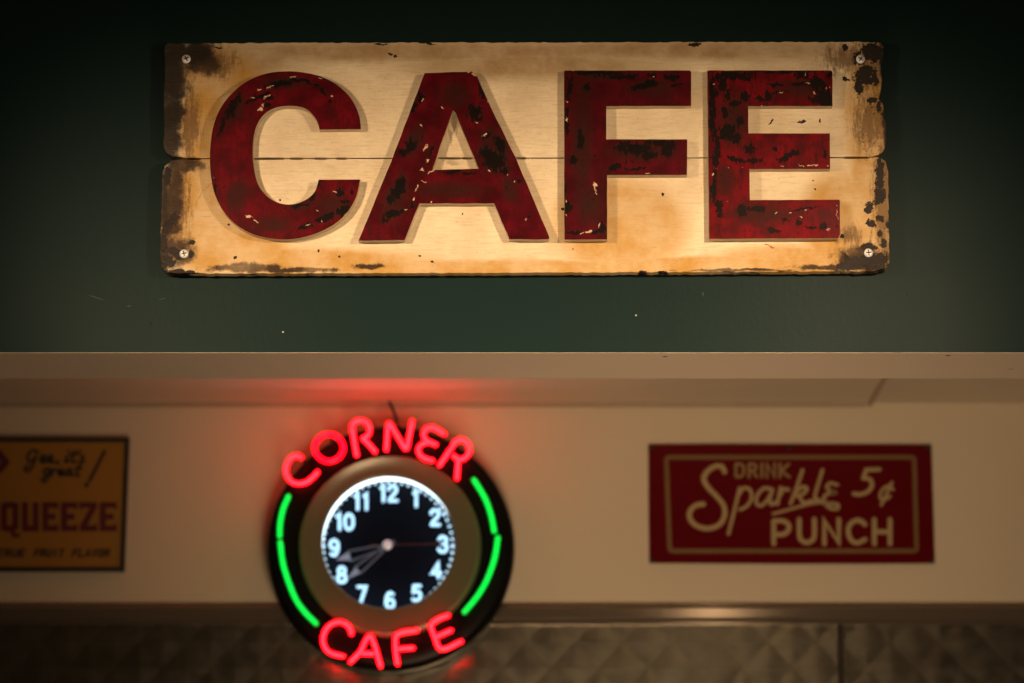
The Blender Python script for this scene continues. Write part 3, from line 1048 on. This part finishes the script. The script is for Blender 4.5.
DIG = {  # strokes in a 1 x 1.7 cell
    '1': [('l', [(.28, 1.42), (.55, 1.66), (.55, .04)])],
    '2': [('s', [(.06, 1.28), (.16, 1.55), (.5, 1.66), (.84, 1.50), (.88, 1.20), (.66, .82), (.30, .42), (.08, .06)]), ('l', [(.08, .06), (.95, .06)])],
    '3': [('s', [(.08, 1.40), (.26, 1.62), (.55, 1.66), (.84, 1.46), (.84, 1.14), (.64, .92), (.42, .88)]), ('s', [(.42, .88), (.72, .82), (.92, .56), (.84, .20), (.50, .03), (.18, .10), (.04, .34)])],
    '4': [('l', [(.70, .04), (.70, 1.62), (.04, .50), (.98, .50)])],
    '5': [('l', [(.88, 1.62), (.22, 1.62), (.14, .90)]), ('s', [(.14, .90), (.46, 1.04), (.80, .90), (.92, .56), (.80, .18), (.46, .03), (.10, .16)])],
    '6': [('s', [(.82, 1.52), (.50, 1.66), (.22, 1.38), (.08, .80), (.14, .28), (.48, .03), (.82, .20), (.92, .54), (.76, .88), (.46, .96), (.16, .76)])],
    '7': [('l', [(.06, 1.62), (.92, 1.62), (.40, .04)])],
    '8': [('c', [(.5, .90), (.80, 1.08), (.82, 1.46), (.5, 1.66), (.18, 1.46), (.20, 1.08)]), ('c', [(.5, .90), (.14, .70), (.08, .26), (.5, .03), (.92, .26), (.86, .70)])],
    '9': [('s', [(.18, .17), (.50, .03), (.78, .31), (.92, .89), (.86, 1.41), (.52, 1.66), (.18, 1.49), (.08, 1.15), (.24, .81), (.54, .73), (.84, .93)])],
    '0': [('c', [(.5, 1.66), (.86, 1.40), (.94, .85), (.86, .30), (.5, .03), (.14, .30), (.06, .85), (.14, 1.40)])],
}


def digits(text, cx, cy, h):
    """text centred at a place of the photo, h pixels tall, on the dial"""
    mb = MB()
    u = h / 1.7
    wd = [(.62 if c == '1' else 1.0) * u for c in text]
    gap = .34 * u
    tot = sum(wd) + gap * (len(text) - 1)
    x = cx - tot / 2
    for c, ww in zip(text, wd):
        for kind, pts in DIG[c]:
            off = -.12 * u if c == '1' else 0
            pp = [P(x + off + p[0] * u, cy + h / 2 - p[1] * u, Y_DIAL) for p in pts]
            if kind != 'l':
                pp = smooth_path(pp, 4, closed=(kind == 'c'))
            mb.add(*ribbon_data(pp, .34 * u * S_F, Y_DIAL - .0022 - .0001 * len(mb.v) ** .3, Y_DIAL + .0003, closed=(kind == 'c')))
        x += ww + gap
    mb.build('numeral', m_num, clock)


for t, cx, cy in (('12', 388.5, 493.6), ('1', 415.2, 498.8), ('2', 435.2, 517.6), ('3', 443, 544.4), ('4', 436.5, 570), ('5', 416.6, 593), ('6', 390, 600.4),
                  ('7', 362, 594), ('8', 341.8, 574.8), ('9', 334.2, 547.8), ('10', 344.6, 522), ('11', 361, 501.8)):
    digits(t, cx, cy, 15.6)

m_hand = glow('grey_hand', (0.5, 0.6, 0.9), 0.03, (0.08, 0.09, 0.12))
m_tip = glow('luminous_tip', (0.55, 0.70, 1.0), 0.12, (0.14, 0.15, 0.18))
m_red = plain('red_second_hand', (0.05, 0.004, 0.005), .5)


def hand(name, tip, half, tip_len, y):
    """outlined hand with a luminous arrow tip"""
    h, t = P(387.6, 545.6, y), P(tip[0], tip[1], y)
    d = (t - h).normalized()
    L = (t - h).length
    nn = Vector((-d.z, 0, d.x))
    hw = half * S_F
    k = tip_len * S_F
    b = h + d * (L - k)
    mb = MB()
    for s in (-1, 1):
        mb.add(*ribbon_data([h + nn * s * hw * .35, h + d * L * .35 + nn * s * hw * .8, b + nn * s * hw * 1.2], 1.7 * S_F, y, y + .001))
    mb.add(*ribbon_data([h - d * 7 * S_F, h + d * 8 * S_F], 3.2 * S_F, y - .0003, y + .001))
    o = mb.build(name, m_hand, clock)
    q = [b + nn * hw * 1.1, t, b - nn * hw * 1.1]
    mb = MB()
    mb.add([(p.x, y - .0004, p.z) for p in q] + [(p.x, y + .0010, p.z) for p in q], [(0, 1, 2), (5, 4, 3), (0, 3, 4, 1), (1, 4, 5, 2), (2, 5, 3, 0)])
    mb.build('arrow_tip', m_tip, o)


hand('hour_hand', (335.5, 560.0), 4.2, 15, Y_DIAL - .007)
hand('minute_hand', (346.5, 579.5), 3.4, 15, Y_DIAL - .010)
y = Y_DIAL - .013
MB().add(*ribbon_data([P(370, 545.2, y), P(443, 543.6, y)], 1.0 * S_F, y, y + .0008)).build('second_hand', m_red, clock)
m_cap = plain('hub_cap_metal', (0.75, 0.70, 0.70), .3, .6)
v, f = lathe_data([(4.6 * S_F, Y_DIAL), (4.6 * S_F, Y_DIAL - .015), (3.4 * S_F, Y_DIAL - .0175), (0.0002, Y_DIAL - .018)], HUB.x, HUB.z, 32)
mesh('hub_cap', v, f, m_cap, clock, True)

# ---- neon
m_rglass = glow('red_neon_glass', (1.0, 0.0001, 0.005), 9.5, (0.25, 0.01, 0.01), .32)
m_rcore = glow('red_neon_gas', (1.0, 0.0068, 0.0105), 27.0)
m_rcore2 = glow('deep_red_neon_gas', (1.0, 0.0006, 0.0035), 26.0)
m_gglass = glow('green_neon_glass', (0.0, 1.0, 0.06), 0.9, (0.01, 0.2, 0.03), .55)
m_gcore = glow('green_neon_gas', (0.0, 1.0, 0.075), 2.4)
m_paintout = plain('blacked_out_tube', (0.012, 0.006, 0.006), .35)
TR = 2.6 * S_R


def neon(name, strokes, mglass, mcore, label=None, r=TR):
    """one letter of bent tubing: glass with the lit gas inside; its painted ends turn back to the housing"""
    gl, cr, ends = MB(), MB(), []
    for kind, pts in strokes:
        pp = [P(p[0], p[1], Y_TUBE) for p in pts]
        closed = kind == 'c'
        if kind in ('s', 'c'):
            pp = smooth_path(pp, 6, closed)
        else:
            pp = round_corners(pp, .009)
        gl.add(*tube_data(pp, r, 14, closed))
        cr.add(*tube_data(pp, r * .42, 10, closed))
        for e in ((pp[0], pp[-1]) if not closed else (pp[0],)):
            dc = (Vector((KC.x, e.y, KC.z)) - e)
            dr = dc.length
            q = e + (dc.normalized() * max(0, dr - R * .95))
            ends.append(tube_data([e + Vector((0, r * .9, 0)), (e + q) / 2 + Vector((0, .012, 0)), Vector((q.x, Y_DRUM + .003, q.z))], r * .6, 10))
    o = gl.build(name, mglass, clock, True)
    if label:
        o['label'] = label
    cr.build('gas_core', mcore, o, True)
    for e in ends:
        mesh('painted_end', e[0], e[1], m_paintout, o, True)
    return o


A7, A8, A5 = zoom(260, 410, 6.207), zoom(390, 410, 6.207), zoom(300, 370, 5.689)
B7, K5 = zoom(300, 600, 5.389), zoom(260, 370, 2.182)
mp = lambda Z, pts: [Z(p) for p in pts]
neon('neon_letter', [('s', mp(A7, [(256, 296), (238, 284), (205, 290), (178, 318), (162, 362), (168, 410), (200, 448), (245, 458), (292, 446), (330, 416), (356, 386)]))], m_rglass, m_rcore, 'red neon letter C starting the upper word')
neon('neon_letter', [('c', mp(A7, [(428, 150), (488, 174), (518, 236), (490, 294), (430, 320), (368, 296), (338, 236), (366, 176)]))], m_rglass, m_rcore2, 'red neon letter O of the upper word')
neon('neon_letter', [('l', mp(A7, [(600, 280), (584, 190), (572, 112)])), ('s', mp(A7, [(570, 100), (592, 74), (630, 66), (668, 84), (682, 122), (668, 160), (640, 176), (664, 200), (692, 232), (714, 258)]))], m_rglass, m_rcore, 'red neon letter R after the O')
neon('neon_letter', [('l', mp(A5, [(491, 452), (502, 292), (606, 460), (638, 292)]))], m_rglass, m_rcore, 'red neon letter N at the top of the clock')
neon('neon_letter', [('s', mp(A8, [(336, 150), (300, 126), (262, 108), (224, 118), (208, 150), (222, 184), (262, 206), (284, 216)])), ('s', mp(A8, [(240, 200), (196, 214), (176, 248), (192, 286), (230, 306), (264, 314)]))], m_rglass, m_rcore, 'red neon letter E of rounded shape')
neon('neon_letter', [('l', mp(A8, [(308, 342), (340, 296), (376, 244)])), ('s', mp(A8, [(384, 232), (404, 200), (440, 186), (478, 204), (494, 246), (478, 286), (444, 306), (408, 298), (396, 284)])), ('l', mp(A8, [(424, 312), (416, 424)]))], m_rglass, m_rcore, 'red neon letter R ending the upper word')
neon('neon_letter', [('s', mp(B7, [(278, 182), (262, 142), (222, 120), (178, 126), (142, 156), (124, 206), (134, 256), (170, 288), (232, 304)]))], m_rglass, m_rcore, 'red neon letter C starting the lower word')
neon('neon_letter', [('l', mp(B7, [(272, 334), (330, 276), (348, 226), (376, 184), (402, 240), (434, 356)])), ('l', mp(B7, [(336, 288), (392, 290)]))], m_rglass, m_rcore, 'red neon letter A of the lower word')
neon('neon_letter', [('l', mp(B7, [(630, 164), (556, 172), (514, 190), (514, 270), (526, 344)])), ('l', mp(B7, [(530, 264), (608, 258)]))], m_rglass, m_rcore, 'red neon letter F of the lower word')
neon('neon_letter', [('l', mp(B7, [(798, 84), (742, 104), (700, 134), (724, 196), (748, 264), (784, 266), (868, 224)])), ('l', mp(B7, [(738, 198), (814, 164)]))], m_rglass, m_rcore, 'red neon letter E ending the lower word')
GT = 2.75 * S_R
neon('neon_arc', [('s', mp(K5, [(62, 276), (50, 305), (44, 335), (43, 362)]))], m_gglass, m_gcore, None, GT)
neon('neon_arc', [('s', mp(K5, [(44, 376), (52, 430), (74, 492), (96, 526), (122, 553)]))], m_gglass, m_gcore, None, GT)
neon('neon_arc', [('s', mp(K5, [(467, 240), (490, 278), (504, 316), (511, 352)]))], m_gglass, m_gcore, None, GT)
neon('neon_arc', [('s', mp(K5, [(519, 366), (512, 410), (496, 456), (474, 494), (446, 528)]))], m_gglass, m_gcore, None, GT)

# cord from the top of the clock up to the ceiling
m_cord = plain('black_cord', (0.010, 0.009, 0.009), .5)
cd = [Vector((P(402, 440, 1.47).x, 1.47, P(402, 440, 1.47).z))] + [P(a, b, 1.475) for a, b in ((398, 424), (394, 412), (390.5, 404))]
cd.append(Vector((cd[-1].x - .003, 1.475, Z_CEIL + .002)))
v, f = tube_data(smooth_path(cd, 6), .0032, 10)
mesh('cord', v, f, m_cord, clock, True)

# ------------------------------------------------------------------ red soda sign
YS = Y_BACK - .009
psign = thing('tin_sign', P(791, 504, Y_BACK), 'dark red tin sign with cream border and script lettering', 'sign')
m_pred, nt, bs = new_mat('red_enamel')
g = G(nt)
g.put(bs.inputs['Base Color'], g.mix(g.noise(g.obj(), 12, 4), (0.085, 0.0006, 0.003), (0.100, 0.0008, 0.004)))
bs.inputs['Roughness'].default_value = .28
bs.inputs['Specular IOR Level'].default_value = .12
m_ptxt = plain('cream_print', (0.36, 0.26, 0.125), .5, spec=.2)
m_pline = plain('dull_cream_border', (0.165, 0.090, 0.034), .5, spec=.2)
m_pdim = plain('faded_cream_print', (0.25, 0.165, 0.07), .5, spec=.2)
m_nail = plain('black_nail', (0.010, 0.007, 0.006), .5)
ol = [(648.4, 444.6), (720, 444.2), (931.3, 444.8), (933.2, 505), (934.8, 563.2), (790, 563.6), (649.2, 562.8), (648.6, 500)]
plate('panel', [xz(ol, YS)], YS, .0088, m_pred, psign, bevel=.0012)
S_S = ppm(YS, 790, 505)
y0, y1 = YS - .0007, YS + .0003


def strokes(name, sets, width_px, mat, parent, y0=y0, y1=y1, sq=False):
    mb = MB()
    for kind, pts in sets:
        pp = [P(p[0], p[1], y0) for p in pts]
        if kind in ('s', 'c'):
            pp = smooth_path(pp, 6, kind == 'c')
        mb.add(*ribbon_data(pp, width_px * S_S, y0 - .00012 * len(mb.v) ** .25, y1, closed=(kind in ('c', 'lc')), square=sq))
    return mb.build(name, mat, parent)


Zp = zoom(630, 430, 3.2)
bq = [(666.4, 460), (667.2, 458.0), (669.5, 457.2), (911, 457.2), (913.6, 458.2), (914.4, 460.5), (916.6, 547.5), (915.9, 550), (913.5, 551.0), (673.5, 551.0), (670.6, 550.2), (669.6, 547.5)]
strokes('border_line', [('lc', bq)], 4.6, m_pline, psign)
Zs = zoom(640, 436, 5.02)
strokes('script_lettering', [
    ('s', mp(Zs, [(424, 180), (412, 154), (378, 152), (338, 178), (320, 216), (342, 258), (384, 302), (420, 350), (424, 402), (396, 446), (344, 464), (288, 452), (252, 418), (252, 376), (282, 348), (318, 342)]))], 5.0, m_ptxt, psign)
strokes('script_lettering', [
    ('s', mp(Zs, [(500, 262), (482, 340), (462, 420), (444, 492)])),
    ('s', mp(Zs, [(492, 300), (520, 262), (552, 270), (560, 310), (538, 350), (502, 370)])),
    ('s', mp(Zs, [(664, 268), (624, 262), (590, 296), (584, 336), (608, 350), (642, 318), (664, 272)])), ('s', mp(Zs, [(664, 272), (652, 316), (660, 344), (684, 330)])),
    ('s', mp(Zs, [(706, 258), (690, 342)])), ('s', mp(Zs, [(698, 306), (722, 268), (746, 270)])),
    ('s', mp(Zp, [(552, 128), (534, 182), (514, 236)])), ('s', mp(Zp, [(524, 206), (552, 182), (566, 190), (548, 208), (528, 210)])), ('s', mp(Zp, [(540, 210), (556, 232), (584, 226)])),
    ('s', mp(Zp, [(616, 128), (602, 174), (592, 214), (606, 226)])),
    ('s', mp(Zp, [(664, 176), (642, 170), (630, 182), (642, 196), (656, 200), (634, 204), (620, 216), (628, 234), (650, 236), (666, 240), (662, 252), (640, 250), (622, 236), (598, 222)]))], 3.4, m_ptxt, psign)
strokes('underline', [('s', mp(Zp, [(458, 268), (510, 254), (560, 240), (600, 232), (624, 232)]))], 2.8, m_ptxt, psign)
DL = {'D': [('l', [(339, 149), (339, 109)]), ('s', [(339, 109), (353, 109), (363, 118), (363, 139), (353, 149), (339, 149)])],
      'R': [('l', [(381, 151), (381, 109)]), ('s', [(381, 109), (398, 110), (404, 119), (398, 128), (381, 130)]), ('l', [(392, 130), (406, 150)])],
      'I': [('l', [(422, 107), (422, 151)])],
      'N': [('l', [(438, 151), (438, 108), (463, 150), (463, 107)])],
      'K': [('l', [(480, 107), (480, 151)]), ('l', [(508, 108), (484, 131), (510, 150)])]}
for ch_, st_ in DL.items():
    strokes('printed_letter', [(k, mp(Zp, q)) for k, q in st_], 2.7, m_pdim, psign)
PL = {'P': [('l', [(460, 364), (460, 291)]), ('s', [(460, 291), (490, 291), (505, 300), (509, 312), (503, 326), (488, 334), (460, 334)])],
      'U': [('s', [(542, 286), (542, 335), (548, 352), (566, 360), (584, 352), (590, 335), (590, 286)])],
      'N': [('l', [(622, 364), (622, 290), (668, 360), (668, 287)])],
      'C': [('s', [(752, 302), (736, 290), (716, 292), (701, 308), (699, 330), (708, 352), (728, 361), (752, 350)])],
      'H': [('l', [(782, 287), (782, 364)]), ('l', [(832, 287), (832, 364)]), ('l', [(782, 326), (832, 326)])]}
for ch_, st_ in PL.items():
    strokes('printed_letter', [(k, mp(Zp, q)) for k, q in st_], 4.8, m_ptxt, psign)
strokes('price_numeral', [('l', mp(Zp, [(798, 126), (756, 128), (746, 154)])), ('s', mp(Zp, [(746, 154), (768, 158), (774, 178), (760, 198), (736, 206), (716, 204)]))], 4.2, m_ptxt, psign)
strokes('cent_symbol', [('s', mp(Zp, [(842, 190), (824, 180), (806, 194), (800, 214), (812, 224), (832, 212)])), ('l', mp(Zp, [(838, 168), (804, 240)]))], 3.0, m_ptxt, psign)
for nx, ny in ((651.5, 447.3), (928.6, 447.5), (932, 560.4), (652.2, 560.2), (789.5, 447.4)):
    c = P(nx, ny, YS)
    v, f = lathe_data([(.0048, YS + .001), (.0048, YS - .001), (.003, YS - .0028), (.0002, YS - .0032)], c.x, c.z, 16)
    mesh('nail', v, f, m_nail, psign, True)

# ------------------------------------------------------------------ mustard soda sign
YQ = Y_BACK - .012
qsign = thing('framed_sign', P(40, 505, Y_BACK), 'mustard yellow sign with dark frame and red block capitals', 'sign')
m_must, nt, bs = new_mat('mustard_enamel')
g = G(nt)
g.put(bs.inputs['Base Color'], g.mix(g.noise(g.obj(), 9, 4), (0.29, 0.125, 0.010), (0.34, 0.15, 0.014)))
bs.inputs['Roughness'].default_value = .5
m_frame = plain('dark_frame', (0.022, 0.014, 0.008), .5)
m_ink = plain('brown_black_ink', (0.022, 0.009, 0.003), .6)
m_qred = plain('dark_red_print', (0.095, 0.002, 0.007), .55)
m_teal = plain('teal_print', (0.06, 0.12, 0.08), .55)
XL = -150.0
plate('panel', [xz([(XL, 441), (127, 440.5), (122.5, 569), (XL, 569)], YQ)], YQ, .0115, m_must, qsign, bevel=.0008)
fr_o = [(XL - 3, 437.6), (129.4, 438.0), (124.4, 571.6), (XL - 3, 571.4)]
fr_i = [(XL + 1.5, 441.8), (124.9, 442.2), (120.2, 567.6), (XL + 1.5, 567.4)]
plate('frame', [xz(fr_o, YQ), xz(fr_i, YQ)], YQ - .005, .0165, m_frame, qsign, bevel=.001)
q0, q1 = YQ - .0007, YQ + .0003
st = lambda nm, sets, wpx, mat, sq=False: strokes(nm, sets, wpx, mat, qsign, q0, q1, sq)
# block capitals, one part each
t, b = 502.2, 531.2
hw = 6.3


def block(ch_, x0, x1):
    c = hw / 2
    L_, R_, T_, B_ = x0 + c, x1 - c, t + c * .9, b - c * .9
    m_ = (t + b) / 2
    d = {'E': [('l', [(L_, t), (L_, b)]), ('l', [(x0, T_), (x1, T_)]), ('l', [(x0, B_), (x1, B_)]), ('l', [(x0, m_), (x1 - 2.5, m_)]), ('l', [(x1 - .9, t), (x1 - .9, t + 7)]), ('l', [(x1 - .9, b - 7), (x1 - .9, b)])],
         'U': [('l', [(L_, t), (L_, B_), (R_, B_), (R_, t)])],
         'Z': [('l', [(x0, T_), (x1, T_)]), ('l', [(R_ + 1, T_), (L_ - 1, B_)]), ('l', [(x0, B_), (x1, B_)]), ('l', [(x0 + .9, t), (x0 + .9, t + 7)]), ('l', [(x1 - .9, b - 7), (x1 - .9, b)])],
         'Q': [('l', [(L_, T_), (R_, T_)]), ('l', [(L_, B_), (R_, B_)]), ('l', [(L_, t + 1), (L_, b - 1)]), ('l', [(R_, t + 1), (R_, b - 1)]), ('l', [(x0 + 9, b - 4), (x0 + 13, b + 4.2), (x1 + 1.5, b + 4.2)])],
         'S': [('l', [(x1, T_), (L_, T_), (L_, m_), (R_, m_), (R_, B_), (x0, B_)])]}[ch_]
    mb = MB()
    for k, pts in d:
        wd = hw if not (len(pts) == 2 and abs(pts[0][1] - pts[1][1]) <= 8 and pts[0][0] == pts[1][0]) else 2.6
        if ch_ in 'EZ' and pts[0][1] == pts[1][1]:
            wd = hw * .92
        if ch_ == 'Q' and len(pts) == 3:
            wd = 4.0
        pp = [P(p[0], p[1], q0) for p in pts]
        mb.add(*ribbon_data(pp, wd * S_S, q0 - .00012 * len(mb.v) ** .4, q1, square=True))
    mb.build('block_letter', m_qred, qsign)


for ch_, x0, x1 in (('S', -22, -4), ('Q', .8, 18.5), ('U', 21.8, 38.8), ('E', 42.2, 58), ('E', 61, 77.2), ('Z', 79.8, 97), ('E', 99.6, 116.4)):
    block(ch_, x0, x1)
CAPS = {  # strokes in a 1 x 1 cell, y downwards
    'T': [[(0, 0), (1, 0)], [(.5, 0), (.5, 1)]], 'R': [[(0, 1), (0, 0), (.75, 0), (.95, .25), (.75, .5), (0, .5)], [(.45, .5), (1, 1)]],
    'U': [[(0, 0), (0, .75), (.25, 1), (.75, 1), (1, .75), (1, 0)]], 'E': [[(1, 0), (0, 0), (0, 1), (1, 1)], [(0, .5), (.8, .5)]],
    'F': [[(1, 0), (0, 0), (0, 1)], [(0, .5), (.8, .5)]], 'I': [[(.5, 0), (.5, 1)]], 'L': [[(0, 0), (0, 1), (1, 1)]],
    'A': [[(0, 1), (.5, 0), (1, 1)], [(.25, .65), (.75, .65)]], 'V': [[(0, 0), (.5, 1), (1, 0)]],
    'O': [[(.5, 0), (.15, .12), (0, .5), (.15, .88), (.5, 1), (.85, .88), (1, .5), (.85, .12), (.5, 0)]]}
for txt, x0, x1 in (('TRUE', -2.5, 26.0), ('FRUIT', 34.2, 64.5), ('FLAVOR', 72.2, 110.5)):
    pitch = (x1 - x0) / len(txt)
    for i, ch_ in enumerate(txt):
        lx, ww = x0 + i * pitch, pitch * .66
        st('printed_letter', [('l', [(lx + p[0] * ww + (1 - p[1]) * 1.8, 549.6 + p[1] * 6.8) for p in q]) for q in CAPS[ch_]], 1.9, m_ink)
Zq = zoom(0, 430, 7.53)
st('script_lettering', [
    ('s', mp(Zq, [(290, 168), (258, 152), (222, 170), (206, 208), (220, 236), (252, 222), (268, 196)])), ('s', mp(Zq, [(270, 190), (254, 250), (228, 300), (200, 312), (186, 290), (214, 268)]))], 2.7, m_ink)
st('script_lettering', [
    ('s', mp(Zq, [(300, 228), (334, 218), (336, 194), (314, 196), (306, 226), (322, 246), (350, 236)])), ('s', mp(Zq, [(350, 236), (390, 220), (392, 196), (370, 198), (362, 226), (380, 246), (412, 238)])),
    ('l', mp(Zq, [(440, 236), (432, 256)])),
    ('s', mp(Zq, [(508, 196), (492, 240), (516, 236)])), ('l', mp(Zq, [(516, 162), (518, 158)])),
    ('s', mp(Zq, [(562, 158), (540, 228), (556, 244), (572, 236)])), ('l', mp(Zq, [(530, 186), (584, 182)])), ('l', mp(Zq, [(600, 158), (594, 176)])),
    ('s', mp(Zq, [(630, 196), (612, 204), (630, 226), (622, 244), (600, 240)]))], 2.7, m_ink)
st('script_lettering', [
    ('s', mp(Zq, [(376, 296), (348, 292), (328, 318), (344, 338), (372, 312)])), ('s', mp(Zq, [(378, 296), (362, 362), (336, 390), (314, 376), (338, 354)])),
    ('s', mp(Zq, [(398, 296), (390, 344)])), ('s', mp(Zq, [(394, 320), (412, 298), (428, 302)])),
    ('s', mp(Zq, [(440, 326), (470, 318), (470, 298), (452, 300), (442, 324), (456, 344), (484, 334)])),
    ('s', mp(Zq, [(534, 302), (508, 300), (494, 330), (508, 344), (532, 318), (538, 300), (534, 338), (556, 340)])),
    ('s', mp(Zq, [(600, 262), (578, 336), (596, 346)])), ('l', mp(Zq, [(566, 290), (616, 286)]))], 2.6, m_ink)
st('exclamation_mark', [('l', mp(Zq, [(786, 162), (740, 254), (676, 378)]))], 3.6, m_ink)
st('exclamation_mark', [('l', mp(Zq, [(656, 404), (648, 420)]))], 3.8, m_ink)
dm = [(-20, 461.5), (-8, 449.5), (0.5, 449.6), (10.4, 462), (1, 473.4), (-8, 474)]
plate('emblem', [xz(dm, q0)], q0, .001, m_qred, qsign)
plate('emblem_centre', [xz([(-12, 461.5), (-5, 455.5), (1.8, 462), (-5, 468.5)], q0 - .0004)], q0 - .0004, .001, m_teal, qsign)

# ------------------------------------------------------------------ the pendants themselves (beyond the frame)
m_shade = plain('black_lamp_shade', (0.02, 0.02, 0.02), .4)
for loc, lab in ((LAMP_L, 'black bell pendant hanging before the end of the board marked by the first letter'),
                 (LAMP_R, 'black bell pendant hanging before the end of the board marked by the last letter')):
    L_ = thing('pendant_lamp', loc, lab, 'lamp', 'pendants hung before the board')
    v, f = axis_lathe([(.012, .15), (.024, .148), (.034, .11), (.075, .075), (.104, .040), (.117, -.005), (.1145, -.005), (.101, .039), (.073, .073), (.031, .108), (.021, .146), (.012, .148)], loc, (0, 0, 1), 48)
    mesh('lamp_shade', v, f[:-2], m_shade, L_, True)
    v, f = tube_data([loc + Vector((0, 0, .148)), Vector((loc.x, loc.y, Z_HALL))], .004, 10, caps=False)
    mesh('cable', v, f, m_shade, L_, True)

# a lit globe hanging further back in the hall: it is what glints in the steel rail
m_globe = glow('opal_globe', (1.0, .72, .42), 12.0, (0.6, 0.55, 0.5))
gl_c = Vector((0.68, -3.0, 2.90))
hg = thing('globe_lamp', gl_c, 'lit opal globe lamp hanging alone further back in the hall', 'lamp')
v, f = axis_lathe([(.001, -.070), (.030, -.063), (.052, -.047), (.066, -.023), (.070, 0), (.066, .023), (.052, .047), (.030, .063), (.022, .066)], gl_c, (0, 0, 1), 32)
mesh('globe', v, f, m_globe, hg, True)
v, f = axis_lathe([(.026, .062), (.028, .070), (.024, .10), (.010, .11)], gl_c, (0, 0, 1), 24)
mesh('cap', v, f, m_shade, hg, True)
v, f = tube_data([gl_c + Vector((0, 0, .108)), Vector((gl_c.x, gl_c.y, Z_HALL))], .004, 10, caps=False)
mesh('cable', v, f, m_shade, hg, True)
